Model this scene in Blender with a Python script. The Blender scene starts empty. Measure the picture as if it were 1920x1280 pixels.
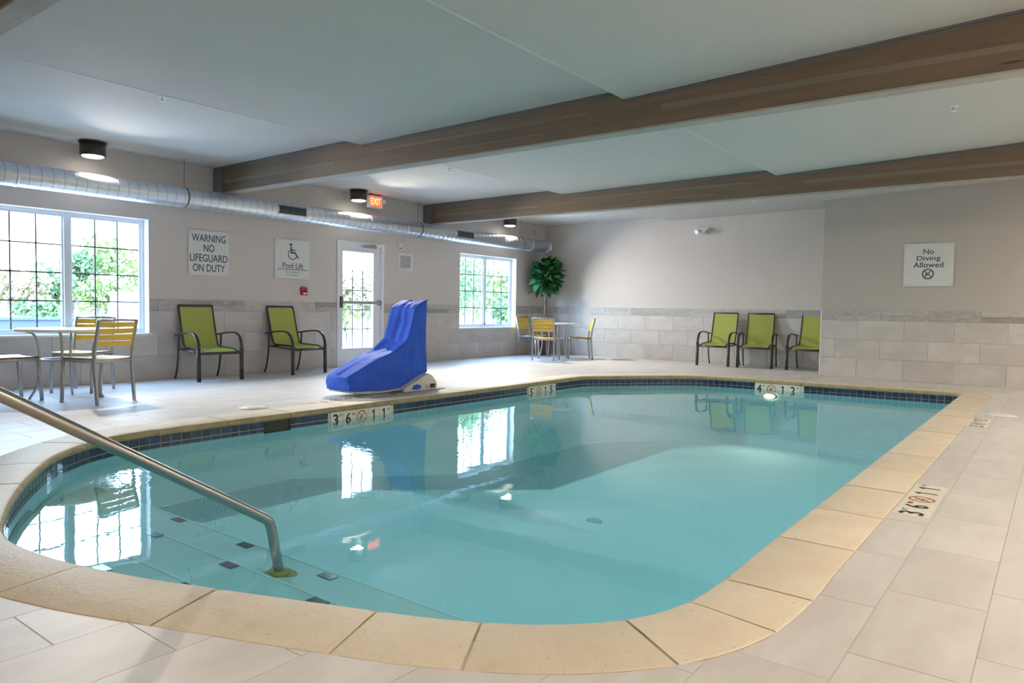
import bpy, bmesh, math, random
from mathutils import Vector, Matrix, Euler, noise
from mathutils.geometry import delaunay_2d_cdt
random.seed(7)
PI = math.pi
S = bpy.context.scene
C = S.collection

# ------------------------------------------------------------------ camera
cam_d = bpy.data.cameras.new('camera')
cam = bpy.data.objects.new('camera', cam_d)
C.objects.link(cam)
cam_d.sensor_width = 36.0
cam_d.lens = 1353.49 / 1920 * 36.0
cam_d.clip_start = 0.05
cam_d.clip_end = 300
yaw, pitch, roll = 0.6492, -0.0448, 0.0150
fwd0 = Vector((-math.sin(yaw), math.cos(yaw), 0)); right0 = Vector((math.cos(yaw), math.sin(yaw), 0)); up0 = Vector((0, 0, 1))
fwd = fwd0 * math.cos(pitch) + up0 * math.sin(pitch)
up1 = up0 * math.cos(pitch) - fwd0 * math.sin(pitch)
rt = right0 * math.cos(roll) + up1 * math.sin(roll)
upv = up1 * math.cos(roll) - right0 * math.sin(roll)
M = Matrix((rt, upv, -fwd)).transposed().to_4x4()
M.translation = Vector((9.506, 0, 1.0))
cam.matrix_world = M
S.camera = cam

# ------------------------------------------------------------------ exposure, world, lights
S.view_settings.view_transform = 'Standard'
S.view_settings.look = 'None'
S.view_settings.gamma = 1.0
S.view_settings.use_curve_mapping = False
S.view_settings.exposure = 0.57
W = bpy.data.worlds.new('overcast_sky'); S.world = W
W.use_nodes = True
wn = W.node_tree.nodes; wl = W.node_tree.links
bg = wn['Background']
tc = wn.new('ShaderNodeTexCoord'); sep = wn.new('ShaderNodeSeparateXYZ'); rmp = wn.new('ShaderNodeValToRGB')
wl.new(tc.outputs['Generated'], sep.inputs[0]); wl.new(sep.outputs['Z'], rmp.inputs[0])
rmp.color_ramp.elements[0].position = 0.0; rmp.color_ramp.elements[0].color = (0.60, 0.79, 1.0, 1)
rmp.color_ramp.elements[1].position = 0.8; rmp.color_ramp.elements[1].color = (0.38, 0.60, 1.0, 1)
wl.new(rmp.outputs[0], bg.inputs['Color'])
bg.inputs['Strength'].default_value = 15.0

WIN_Z0, WIN_Z1 = 0.61, 2.10
OPENINGS = [(2.80, 4.66, WIN_Z0, WIN_Z1), (7.73, 8.765, 0.0, 2.10), (10.775, 12.64, WIN_Z0, WIN_Z1)]

def area(name, loc, rot, sx, sy, power, col=(1, 1, 1), portal=False):
    l = bpy.data.lights.new(name, 'AREA'); l.shape = 'RECTANGLE'; l.size = sx; l.size_y = sy
    l.energy = power; l.color = col
    if portal: l.cycles.is_portal = True
    o = bpy.data.objects.new(name, l); o.location = loc; o.rotation_euler = rot; C.objects.link(o); return o
for y0, y1, z0, z1 in OPENINGS:
    area('daylight_portal', (-0.19, (y0 + y1) / 2, (z0 + z1) / 2), (0, -PI / 2, 0), z1 - z0, y1 - y0, 1, portal=True)
WARM = (1.0, 0.86, 0.70)
LAMP_LENS = 6.0
LAMPS = [   # x, y, ceiling z, power, warm colour
    (0.30, 3.86, 2.895, 30, (1.0, 0.90, 0.74)), (0.30, 7.93, 2.905, 62, (1.0, 0.90, 0.74)), (0.30, 12.0, 2.905, 45, (1.0, 0.90, 0.74)),
    (11.2, 3.6, 2.985, 75, WARM), (11.2, 7.6, 2.985, 60, WARM), (11.0, 11.2, 2.985, 30, WARM),
    (8.4, -0.9, 2.88, 22, WARM), (3.0, -0.9, 2.915, 4, (1.0, 0.90, 0.74)), (10.8, -0.6, 2.975, 38, WARM)]  # lamps along the right wall and behind the viewer: unseen, added for warm fill

# ------------------------------------------------------------------ materials
def new_mat(name):
    m = bpy.data.materials.new(name); m.use_nodes = True
    nt = m.node_tree
    return m, nt, nt.nodes['Principled BSDF']
def pbr(name, col, rough=0.5, metal=0.0, var=0.0, mottle=None, bump=None, coat=0.0, spec=None, stretch=(1, 1, 1), speck=None, stain=None):
    """mottle=(scale, second colour, amount); bump=(scale, strength); var = value spread between objects; speck=(scale, colour, threshold)"""
    m, nt, b = new_mat(name)
    N, Lk = nt.nodes, nt.links
    b.inputs['Roughness'].default_value = rough; b.inputs['Metallic'].default_value = metal
    b.inputs['Coat Weight'].default_value = coat
    if spec is not None: b.inputs['Specular IOR Level'].default_value = spec
    base = N.new('ShaderNodeRGB'); base.outputs[0].default_value = (*col, 1); out = base.outputs[0]
    oi = None; vec = None
    if mottle or bump or speck or var:
        geo = N.new('ShaderNodeNewGeometry'); oi = N.new('ShaderNodeObjectInfo')
        mp = N.new('ShaderNodeMapping'); mp.inputs['Scale'].default_value = stretch
        add = N.new('ShaderNodeVectorMath'); add.operation = 'MULTIPLY_ADD'
        comb = N.new('ShaderNodeCombineXYZ')
        for i in range(3): Lk.new(oi.outputs['Random'], comb.inputs[i])
        Lk.new(comb.outputs[0], add.inputs[0]); add.inputs[1].default_value = (37, 53, 71)
        Lk.new(geo.outputs['Position'], add.inputs[2]); Lk.new(add.outputs[0], mp.inputs['Vector']); vec = mp.outputs[0]
    def mix(fac, a, c2, mode='MIX'):
        x = N.new('ShaderNodeMix'); x.data_type = 'RGBA'; x.blend_type = mode
        if isinstance(fac, float): x.inputs[0].default_value = fac
        else: Lk.new(fac, x.inputs[0])
        Lk.new(a, x.inputs[6])
        if isinstance(c2, tuple): x.inputs[7].default_value = (*c2, 1)
        else: Lk.new(c2, x.inputs[7])
        return x.outputs[2]
    if mottle:
        sc, c2, amt = mottle
        nz = N.new('ShaderNodeTexNoise'); nz.inputs['Scale'].default_value = sc; nz.inputs['Detail'].default_value = 6; nz.inputs['Roughness'].default_value = 0.62
        Lk.new(vec, nz.inputs['Vector'])
        mr = N.new('ShaderNodeMapRange'); mr.inputs[1].default_value = 0.38; mr.inputs[2].default_value = 0.66; mr.inputs[4].default_value = amt
        Lk.new(nz.outputs['Fac'], mr.inputs[0]); out = mix(mr.outputs[0], out, c2)
    if speck:
        sc, c2, th = speck
        nz = N.new('ShaderNodeTexNoise'); nz.inputs['Scale'].default_value = sc; nz.inputs['Detail'].default_value = 3
        Lk.new(vec, nz.inputs['Vector'])
        mr = N.new('ShaderNodeMapRange'); mr.inputs[1].default_value = th; mr.inputs[2].default_value = th + 0.06
        Lk.new(nz.outputs['Fac'], mr.inputs[0]); out = mix(mr.outputs[0], out, c2)
    if stain:
        sc, c2, th = stain
        nz = N.new('ShaderNodeTexNoise'); nz.inputs['Scale'].default_value = sc; nz.inputs['Detail'].default_value = 7; nz.inputs['Roughness'].default_value = 0.7
        Lk.new(vec, nz.inputs['Vector'])
        mr = N.new('ShaderNodeMapRange'); mr.inputs[1].default_value = th; mr.inputs[2].default_value = th + 0.10; mr.inputs[4].default_value = 0.55
        Lk.new(nz.outputs['Fac'], mr.inputs[0]); out = mix(mr.outputs[0], out, c2)
    if var:
        mr = N.new('ShaderNodeMapRange'); mr.inputs[3].default_value = 1 - var; mr.inputs[4].default_value = 1 + var
        Lk.new(oi.outputs['Random'], mr.inputs[0])
        hs = N.new('ShaderNodeHueSaturation'); Lk.new(mr.outputs[0], hs.inputs['Value']); Lk.new(out, hs.inputs['Color']); out = hs.outputs[0]
    Lk.new(out, b.inputs['Base Color'])
    if bump:
        nz = N.new('ShaderNodeTexNoise'); nz.inputs['Scale'].default_value = bump[0]; nz.inputs['Detail'].default_value = 4
        Lk.new(vec, nz.inputs['Vector'])
        bp = N.new('ShaderNodeBump'); bp.inputs['Strength'].default_value = bump[1]; bp.inputs['Distance'].default_value = 0.02
        Lk.new(nz.outputs['Fac'], bp.inputs['Height']); Lk.new(bp.outputs[0], b.inputs['Normal'])
    return m
def emit(name, col, strength):
    m, nt, b = new_mat(name)
    b.inputs['Base Color'].default_value = (*col, 1); b.inputs['Emission Color'].default_value = (*col, 1)
    b.inputs['Emission Strength'].default_value = strength
    return m

MAT = {}
MAT['paint'] = pbr('greige_wall_paint', (0.61, 0.565, 0.53), 0.75, mottle=(3, (0.58, 0.54, 0.505), 0.3), bump=(180, 0.08))
MAT['bead'] = pbr('pale_ceiling_bead', (0.64, 0.645, 0.63), 0.7)
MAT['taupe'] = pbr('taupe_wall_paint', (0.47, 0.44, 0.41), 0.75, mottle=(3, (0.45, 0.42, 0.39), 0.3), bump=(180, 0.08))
MAT['ceiling'] = pbr('textured_ceiling_paint', (0.53, 0.53, 0.515), 0.85, mottle=(2, (0.49, 0.495, 0.48), 0.4), bump=(120, 0.18))
MAT['wtile'] = pbr('stone_look_wall_tile', (0.58, 0.545, 0.51), 0.42, var=0.07, mottle=(3.0, (0.47, 0.445, 0.42), 0.8), stretch=(1, 1, 1.6))
MAT['band_dark'] = pbr('dark_band_tile', (0.33, 0.325, 0.32), 0.4, var=0.22, mottle=(9, (0.50, 0.48, 0.46), 0.8), stretch=(1, 1, 3))
MAT['band_light'] = pbr('light_band_tile', (0.52, 0.49, 0.46), 0.4, var=0.10, mottle=(7, (0.34, 0.33, 0.33), 0.7), stretch=(1, 1, 3))
MAT['grout'] = pbr('tile_grout', (0.47, 0.45, 0.43), 0.85)
MAT['ftile'] = pbr('stone_look_floor_tile', (0.62, 0.59, 0.57), 0.47, var=0.035, mottle=(2.6, (0.52, 0.485, 0.455), 0.75), stretch=(2.2, 0.8, 1), bump=(14, 0.05))
MAT['fgrout'] = pbr('floor_grout', (0.56, 0.53, 0.50), 0.85)
MAT['coping'] = pbr('cream_coping_stone', (0.66, 0.59, 0.47), 0.58, var=0.05, stain=(1.7, (0.44, 0.38, 0.25), 0.60), mottle=(4.5, (0.60, 0.51, 0.385), 0.7), speck=(60, (0.50, 0.37, 0.22), 0.665), bump=(45, 0.22))
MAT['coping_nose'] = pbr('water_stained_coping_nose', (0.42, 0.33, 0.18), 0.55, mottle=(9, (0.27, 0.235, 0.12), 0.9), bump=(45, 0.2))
MAT['cgrout'] = pbr('coping_mortar', (0.46, 0.36, 0.25), 0.9, mottle=(12, (0.60, 0.50, 0.36), 0.8))
MAT['navy'] = pbr('navy_glazed_tile', (0.010, 0.020, 0.065), 0.18, var=0.35, mottle=(22, (0.03, 0.045, 0.09), 0.8), coat=0.5)
MAT['white_grout'] = pbr('pale_waterline_grout', (0.62, 0.60, 0.53), 0.8)
MAT['marker'] = pbr('cream_marker_tile', (0.74, 0.72, 0.62), 0.35, mottle=(5, (0.66, 0.62, 0.50), 0.5))
MAT['ink'] = pbr('black_ink', (0.02, 0.02, 0.022), 0.5)
MAT['inkred'] = pbr('red_ink', (0.42, 0.07, 0.04), 0.5)
MAT['plaster'] = pbr('aqua_pool_plaster', (0.56, 0.80, 0.84), 0.8, mottle=(1.2, (0.50, 0.76, 0.81), 0.6))
MAT['step_plaster'] = pbr('pale_step_plaster', (0.58, 0.74, 0.74), 0.8, mottle=(3, (0.50, 0.70, 0.71), 0.6))
MAT['step_edge'] = pbr('pale_step_edge', (0.66, 0.80, 0.80), 0.8)
MAT['drain'] = pbr('drain_cover', (0.34, 0.52, 0.54), 0.7)
MAT['slate'] = pbr('slate_sign_ink', (0.045, 0.06, 0.085), 0.5)
MAT['white'] = pbr('white_paint', (0.78, 0.79, 0.80), 0.4)
MAT['vinyl'] = pbr('white_vinyl', (0.72, 0.76, 0.82), 0.35)
MAT['muntin'] = pbr('slate_muntin', (0.10, 0.11, 0.13), 0.5)
MAT['sign'] = pbr('white_sign_acrylic', (0.66, 0.68, 0.67), 0.3, coat=0.3)
MAT['beam'] = pbr('stained_beam_timber', (0.20, 0.135, 0.090), 0.6, mottle=(2.2, (0.14, 0.105, 0.075), 0.9), stretch=(0.35, 4, 5), speck=(9, (0.08, 0.05, 0.035), 0.70), bump=(20, 0.08))
MAT['beam_light'] = pbr('pale_beam_lamination', (0.235, 0.185, 0.135), 0.6, mottle=(2, (0.16, 0.15, 0.12), 0.8), stretch=(0.4, 4, 5))
MAT['beam_under'] = pbr('grey_beam_underside', (0.40, 0.38, 0.34), 0.7, mottle=(2.5, (0.31, 0.30, 0.28), 0.8), bump=(14, 0.5))
MAT['darkpaint'] = pbr('dark_bracket_paint', (0.16, 0.155, 0.16), 0.6)
MAT['duct'] = pbr('galvanised_duct', (0.74, 0.78, 0.84), 0.36, metal=0.8, mottle=(25, (0.64, 0.68, 0.74), 0.6))
MAT['ductseam'] = pbr('duct_seam', (0.30, 0.33, 0.38), 0.4, metal=0.8)
MAT['grille'] = pbr('dark_grille', (0.03, 0.04, 0.05), 0.5)
MAT['steel'] = pbr('brushed_steel_rail', (0.40, 0.385, 0.375), 0.24, metal=1.0, bump=(300, 0.05))
MAT['alu'] = pbr('silver_grey_frame', (0.42, 0.42, 0.44), 0.35, metal=0.6)
MAT['bronze'] = pbr('dark_bronze_frame', (0.045, 0.038, 0.035), 0.38, metal=0.3, coat=0.3)
MAT['sling'] = pbr('lime_green_sling', (0.42, 0.455, 0.095), 0.7, mottle=(60, (0.36, 0.40, 0.085), 0.5), bump=(420, 0.2))
MAT['yellow'] = pbr('yellow_slats', (0.80, 0.52, 0.06), 0.35, mottle=(6, (0.72, 0.45, 0.05), 0.4))
MAT['tabletop'] = pbr('pale_table_top', (0.74, 0.75, 0.76), 0.25, coat=0.3)
MAT['blue'] = pbr('royal_blue_cover', (0.028, 0.12, 0.70), 0.72, mottle=(5, (0.022, 0.09, 0.56), 0.6), bump=(9, 0.5))
MAT['offwhite'] = pbr('offwhite_casing', (0.66, 0.64, 0.60), 0.4)
MAT['leaf'] = pbr('fig_leaf', (0.03, 0.13, 0.045), 0.3, var=0.5, mottle=(14, (0.05, 0.22, 0.065), 0.7), coat=0.2)
MAT['trunk'] = pbr('pale_trunk', (0.30, 0.23, 0.18), 0.8, mottle=(30, (0.20, 0.15, 0.11), 0.7))
MAT['pot'] = pbr('brown_pot', (0.16, 0.075, 0.04), 0.5)
MAT['soil'] = pbr('dark_soil', (0.05, 0.035, 0.025), 0.9)
MAT['red'] = pbr('red_alarm_plastic', (0.45, 0.035, 0.05), 0.4)
MAT['black'] = pbr('black_plastic', (0.02, 0.02, 0.022), 0.5)
MAT['skimmer'] = pbr('dark_skimmer_throat', (0.045, 0.045, 0.03), 0.7)
MAT['rust'] = pbr('rust_stain', (0.42, 0.34, 0.08), 0.8, mottle=(20, (0.30, 0.25, 0.08), 0.8))
MAT['lid'] = pbr('white_skimmer_lid', (0.74, 0.70, 0.60), 0.45)
MAT['lens'] = emit('lit_lamp_lens', (1.0, 0.93, 0.80), LAMP_LENS)
MAT['exitface'] = emit('lit_red_exit_panel', (1.0, 0.06, 0.03), 2.0)
MAT['exitword'] = emit('lit_exit_letters', (1.0, 0.32, 0.10), 2.2)
MAT['poollight'] = emit('lit_pool_light', (1.0, 0.80, 0.50), 7.0)
MAT['pave'] = pbr('outdoor_concrete', (0.62, 0.60, 0.58), 0.9, mottle=(1.0, (0.55, 0.52, 0.50), 0.6))
MAT['bank'] = pbr('dry_grass_bank', (0.32, 0.25, 0.19), 0.95, mottle=(1.3, (0.20, 0.22, 0.10), 0.9))
MAT['bush_a'] = pbr('yellow_green_foliage', (0.26, 0.32, 0.10), 0.8, mottle=(6, (0.09, 0.15, 0.04), 0.8))
MAT['bush_b'] = pbr('mid_green_foliage', (0.14, 0.25, 0.12), 0.8, mottle=(6, (0.13, 0.18, 0.05), 0.8))
MAT['bush_c'] = pbr('rusty_autumn_foliage', (0.42, 0.32, 0.20), 0.8, mottle=(6, (0.14, 0.17, 0.05), 0.8))
MAT['bark'] = pbr('outdoor_bark', (0.28, 0.25, 0.20), 0.9)
MAT['bluegrey'] = pbr('blue_grey_wall', (0.07, 0.09, 0.13), 0.8)
MAT['cabinet'] = pbr('white_cabinet', (0.75, 0.75, 0.75), 0.6)

def glass_mat():
    m = bpy.data.materials.new('window_glass'); m.use_nodes = True
    N, Lk = m.node_tree.nodes, m.node_tree.links
    N.remove(N['Principled BSDF']); out = N['Material Output']
    t = N.new('ShaderNodeBsdfTransparent'); t.inputs[0].default_value = (0.97, 0.99, 0.98, 1)
    g = N.new('ShaderNodeBsdfGlossy'); g.inputs['Roughness'].default_value = 0.02
    f = N.new('ShaderNodeFresnel'); f.inputs[0].default_value = 1.3
    ge = N.new('ShaderNodeNewGeometry'); sb = N.new('ShaderNodeMath'); sb.operation = 'SUBTRACT'; sb.inputs[0].default_value = 1; Lk.new(ge.outputs['Backfacing'], sb.inputs[1])
    ml = N.new('ShaderNodeMath'); ml.operation = 'MULTIPLY'; Lk.new(f.outputs[0], ml.inputs[0]); Lk.new(sb.outputs[0], ml.inputs[1])
    mx = N.new('ShaderNodeMixShader'); Lk.new(ml.outputs[0], mx.inputs[0]); Lk.new(t.outputs[0], mx.inputs[1]); Lk.new(g.outputs[0], mx.inputs[2])
    Lk.new(mx.outputs[0], out.inputs[0]); return m
MAT['glass'] = glass_mat()

def water_mat():
    m = bpy.data.materials.new('pool_water_surface'); m.use_nodes = True
    N, Lk = m.node_tree.nodes, m.node_tree.links
    N.remove(N['Principled BSDF']); out = N['Material Output']
    t = N.new('ShaderNodeBsdfTransparent'); t.inputs[0].default_value = (0.60, 0.87, 0.93, 1)
    g = N.new('ShaderNodeBsdfGlossy'); g.inputs['Roughness'].default_value = 0.012
    geo = N.new('ShaderNodeNewGeometry')
    def ripple(scale, stretch):
        mp = N.new('ShaderNodeMapping'); mp.inputs['Scale'].default_value = stretch; Lk.new(geo.outputs['Position'], mp.inputs['Vector'])
        nz = N.new('ShaderNodeTexNoise'); nz.inputs['Scale'].default_value = scale; nz.inputs['Detail'].default_value = 2; Lk.new(mp.outputs[0], nz.inputs['Vector'])
        return nz.outputs['Fac']
    slow = ripple(1.6, (1, 1, 1)); fine = ripple(13.0, (1, 1.3, 1))
    # ripples are livelier where the return jets stir the water along the window side
    def patch(cx, cy, r):
        d = N.new('ShaderNodeVectorMath'); d.operation = 'DISTANCE'; Lk.new(geo.outputs['Position'], d.inputs[0]); d.inputs[1].default_value = (cx, cy, -0.145)
        mr = N.new('ShaderNodeMapRange'); mr.interpolation_type = 'SMOOTHSTEP'; mr.inputs[1].default_value = 0; mr.inputs[2].default_value = r; mr.inputs[3].default_value = 1; mr.inputs[4].default_value = 0
        Lk.new(d.outputs['Value'], mr.inputs[0]); return mr.outputs[0]
    mxm = N.new('ShaderNodeMath'); mxm.operation = 'MAXIMUM'
    Lk.new(patch(4.9, 4.3, 1.5), mxm.inputs[0]); Lk.new(patch(4.5, 2.35, 0.75), mxm.inputs[1])
    amp = N.new('ShaderNodeMath'); amp.operation = 'MULTIPLY_ADD'; Lk.new(mxm.outputs[0], amp.inputs[0]); amp.inputs[1].default_value = 0.85; amp.inputs[2].default_value = 0.10
    mul = N.new('ShaderNodeMath'); mul.operation = 'MULTIPLY'; Lk.new(fine, mul.inputs[0]); Lk.new(amp.outputs[0], mul.inputs[1])
    b1 = N.new('ShaderNodeBump'); b1.inputs['Strength'].default_value = 0.35; b1.inputs['Distance'].default_value = 0.004; Lk.new(mul.outputs[0], b1.inputs['Height'])
    b2 = N.new('ShaderNodeBump'); b2.inputs['Strength'].default_value = 0.35; b2.inputs['Distance'].default_value = 0.006; Lk.new(slow, b2.inputs['Height']); Lk.new(b1.outputs[0], b2.inputs['Normal'])
    f = N.new('ShaderNodeFresnel'); f.inputs[0].default_value = 1.36
    Lk.new(b2.outputs[0], g.inputs['Normal']); Lk.new(b2.outputs[0], f.inputs['Normal'])
    sb = N.new('ShaderNodeMath'); sb.operation = 'SUBTRACT'; sb.inputs[0].default_value = 1; Lk.new(geo.outputs['Backfacing'], sb.inputs[1])
    ml = N.new('ShaderNodeMath'); ml.operation = 'MULTIPLY'; Lk.new(f.outputs[0], ml.inputs[0]); Lk.new(sb.outputs[0], ml.inputs[1])
    mx = N.new('ShaderNodeMixShader'); Lk.new(ml.outputs[0], mx.inputs[0]); Lk.new(t.outputs[0], mx.inputs[1]); Lk.new(g.outputs[0], mx.inputs[2])
    Lk.new(mx.outputs[0], out.inputs[0]); return m
MAT['water'] = water_mat()

# ------------------------------------------------------------------ mesh helpers
class MB:
    def __init__(s): s.v = []; s.f = []; s.sm = []
    def add(s, vs, fs, smooth=False):
        o = len(s.v); s.v += [tuple(v) for v in vs]; s.f += [tuple(i + o for i in f) for f in fs]; s.sm += [smooth] * len(fs); return s
    def box(s, a, b):
        x0, y0, z0 = a; x1, y1, z1 = b
        return s.add([(x0, y0, z0), (x1, y0, z0), (x1, y1, z0), (x0, y1, z0), (x0, y0, z1), (x1, y0, z1), (x1, y1, z1), (x0, y1, z1)],
              [(0, 3, 2, 1), (4, 5, 6, 7), (0, 1, 5, 4), (1, 2, 6, 5), (2, 3, 7, 6), (3, 0, 4, 7)])
    def bevbox(s, a, b, r):
        """box with chamfered edges"""
        bm = bmesh.new(); bmesh.ops.create_cube(bm, size=1)
        for v in bm.verts: v.co = Vector([a[i] + (b[i] - a[i]) * (v.co[i] + 0.5) for i in range(3)])
        bmesh.ops.bevel(bm, geom=bm.edges[:], offset=r, segments=2, affect='EDGES', profile=0.5)
        bm.verts.index_update()
        s.add([v.co[:] for v in bm.verts], [[v.index for v in f.verts] for f in bm.faces]); bm.free(); return s
    def tube(s, pts, r, n=10, flat=None, side=None, caps=True):
        """round (or flat=(w,h)) section swept along pts; side = reference axis for flat sections"""
        pts = [Vector(p) for p in pts]; rings = []
        ref = Vector(side) if side else None
        prev = None
        for i, p in enumerate(pts):
            t = (pts[min(i + 1, len(pts) - 1)] - pts[max(i - 1, 0)]).normalized()
            if ref is not None: a = (ref - t * ref.dot(t)).normalized()
            elif prev is None:
                a = t.cross(Vector((0, 0, 1)) if abs(t.z) < 0.9 else Vector((1, 0, 0))).normalized()
            else: a = (prev - t * prev.dot(t)).normalized()
            prev = a; b = t.cross(a)
            k = 1.0
            if 0 < i < len(pts) - 1:
                c_ = (pts[i] - pts[i - 1]).normalized().dot(t); k = 1 / max(c_, 0.6)
            if flat:
                w, h = flat[0] / 2, flat[1] / 2; q = 0.7
                sec = [(w, h * q), (w * q, h), (-w * q, h), (-w, h * q), (-w, -h * q), (-w * q, -h), (w * q, -h), (w, -h * q)]
                rings.append([p + a * u + b * v * k for u, v in sec])
            else:
                rr = r[i] if isinstance(r, (list, tuple)) else r
                rings.append([p + (a * math.cos(2 * PI * j / n) + b * math.sin(2 * PI * j / n)) * rr for j in range(n)])
        m = len(rings[0]); vs = [v for rg in rings for v in rg]; fs = []
        for i in range(len(rings) - 1):
            for j in range(m): fs.append((i * m + j, i * m + (j + 1) % m, (i + 1) * m + (j + 1) % m, (i + 1) * m + j))
        s.add(vs, fs, True)
        if caps:
            o = len(s.v) - len(vs)
            s.f += [tuple(o + j for j in reversed(range(m))), tuple(o + (len(rings) - 1) * m + j for j in range(m))]; s.sm += [False, False]
        return s
    def lathe(s, prof, c=(0, 0, 0), n=24, smooth=True, sx=1, sy=1):
        vs = []; fs = []
        for r, z in prof:
            for j in range(n): vs.append((c[0] + r * sx * math.cos(2 * PI * j / n), c[1] + r * sy * math.sin(2 * PI * j / n), c[2] + z))
        for i in range(len(prof) - 1):
            for j in range(n): fs.append((i * n + j, i * n + (j + 1) % n, (i + 1) * n + (j + 1) % n, (i + 1) * n + j))
        s.add(vs, fs, smooth)
        o = len(s.v) - len(vs)
        s.f += [tuple(o + j for j in reversed(range(n))), tuple(o + (len(prof) - 1) * n + j for j in range(n))]; s.sm += [False, False]
        return s
    def prism(s, poly, axis, a, b):
        """poly of (u,v) extruded along axis from a to b"""
        def P(u, v, w): return {'x': (w, u, v), 'y': (u, w, v), 'z': (u, v, w)}[axis]
        n = len(poly); vs = [P(u, v, a) for u, v in poly] + [P(u, v, b) for u, v in poly]
        return s.add(vs, [tuple(range(n)), tuple(reversed(range(n, 2 * n)))] + [(i, i + n, (i + 1) % n + n, (i + 1) % n) for i in range(n)])
    def grid(s, P, smooth=True):
        h = len(P); w = len(P[0])
        return s.add([p for row in P for p in row], [(i * w + j, i * w + j + 1, (i + 1) * w + j + 1, (i + 1) * w + j) for i in range(h - 1) for j in range(w - 1)], smooth)
    def mesh(s, name, mat):
        me = bpy.data.meshes.new(name); me.from_pydata(s.v, [], s.f); me.polygons.foreach_set('use_smooth', s.sm)
        bm = bmesh.new(); bm.from_mesh(me); bmesh.ops.recalc_face_normals(bm, faces=bm.faces[:]); bm.to_mesh(me); bm.free()
        me.materials.append(mat); me.update(); return me
def obj(name, mb, mat, parent=None, loc=None):
    me = mb if isinstance(mb, bpy.types.Mesh) else mb.mesh(name, MAT[mat] if isinstance(mat, str) else mat)
    o = bpy.data.objects.new(name, me); C.objects.link(o)
    if parent: o.parent = parent
    if loc: o.location = loc
    return o
def tag(o, label=None, cat=None, group=None, kind=None):
    if label: o['label'] = label
    if cat: o['category'] = cat
    if group: o['group'] = group
    if kind: o['kind'] = kind
    return o
def struct(name, mb, mat, label=None, parent=None):
    o = obj(name, mb, mat, parent)
    if not parent: tag(o, label, 'structure', None, 'structure')
    return o
def thing(name, label, cat, loc=(0, 0, 0), rz=0, group=None):
    o = bpy.data.objects.new(name, None); C.objects.link(o); o.location = loc; o.rotation_euler = (0, 0, rz); o.empty_display_size = 0.1
    return tag(o, label, cat, group)
def dup(root, loc, rz, label, group=None):
    r = root.copy(); C.objects.link(r); r.location = loc; r.rotation_euler = (0, 0, rz); r['label'] = label
    if group: r['group'] = group
    for ch in list(root.children):
        c = ch.copy(); C.objects.link(c); c.parent = r
        for g in ch.children:
            d = g.copy(); C.objects.link(d); d.parent = c
    return r
def smooth_path(pts, n=6):
    P = [Vector(p) for p in pts]; out = []
    for i in range(len(P) - 1):
        a = P[max(i - 1, 0)]; b = P[i]; c = P[i + 1]; d = P[min(i + 2, len(P) - 1)]
        for k in range(n):
            t = k / n
            out.append(0.5 * ((2 * b) + (c - a) * t + (2 * a - 5 * b + 4 * c - d) * t * t + (3 * b - a - 3 * c + d) * t ** 3))
    out.append(P[-1]); return out
_txt = {}
def text_mesh(body):
    if body in _txt: return _txt[body]
    cu = bpy.data.curves.new('t', 'FONT'); cu.body = body; cu.size = 1; cu.resolution_u = 3
    o = bpy.data.objects.new('t', cu); C.objects.link(o); bpy.context.view_layer.update()
    me = bpy.data.meshes.new_from_object(o.evaluated_get(bpy.context.evaluated_depsgraph_get()))
    vs = [v.co.copy() for v in me.vertices]; fs = [tuple(p.vertices) for p in me.polygons]
    bpy.data.objects.remove(o); bpy.data.curves.remove(cu); bpy.data.meshes.remove(me)
    x0 = min(v.x for v in vs); x1 = max(v.x for v in vs); y0 = min(v.y for v in vs); y1 = max(v.y for v in vs)
    _txt[body] = (vs, fs, x0, x1, y0, y1); return _txt[body]
def frame_matrix(c, right, up):
    r = Vector(right).normalized(); u = Vector(up).normalized(); n = r.cross(u)
    M_ = Matrix((r, u, n)).transposed().to_4x4(); M_.translation = Vector(c); return M_
def flat_xform(vs2, M_, lift=0.0012): return [M_ @ Vector((x, y, lift)) for x, y in vs2]
def add_text(mb, body, cx, cy, w, h, M_, bold=0.0, lift=0.0012):
    """fit text in w x h box centred at (cx,cy) of the plane frame M_"""
    vs, fs, x0, x1, y0, y1 = text_mesh(body)
    offs = [(0, 0)] if not bold else [(-bold, 0), (bold, 0), (0, bold), (0, -bold)]
    for k, (ox, oy) in enumerate(offs):
        mb.add([M_ @ Vector((cx + ox + ((v.x - x0) / (x1 - x0) - 0.5) * w, cy + oy + ((v.y - y0) / (y1 - y0) - 0.5) * h, lift + 0.00005 * k)) for v in vs], fs)
def add_ring(mb, cx, cy, r0, r1, M_, n=28, a0=0.0, a1=2 * PI, lift=0.0012):
    full = abs(a1 - a0 - 2 * PI) < 1e-6; vs = []
    for j in range(n + (0 if full else 1)):
        a = a0 + (a1 - a0) * j / n; vs += [(cx + r0 * math.cos(a), cy + r0 * math.sin(a)), (cx + r1 * math.cos(a), cy + r1 * math.sin(a))]
    m = len(vs) // 2; mb.add(flat_xform(vs, M_, lift), [(2 * j, 2 * j + 1, 2 * ((j + 1) % m) + 1, 2 * ((j + 1) % m)) for j in range(m if full else m - 1)])
def add_stroke(mb, pts, w, M_, lift=0.0013):
    for (ax, ay), (bx, by) in zip(pts, pts[1:]):
        d = Vector((bx - ax, by - ay)); d.normalize(); n = Vector((-d.y, d.x)) * w / 2; e = d * w * 0.3
        mb.add(flat_xform([(ax - e.x + n.x, ay - e.y + n.y), (ax - e.x - n.x, ay - e.y - n.y), (bx + e.x - n.x, by + e.y - n.y), (bx + e.x + n.x, by + e.y + n.y)], M_, lift), [(0, 1, 2, 3)]); lift += 0.00004
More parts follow.
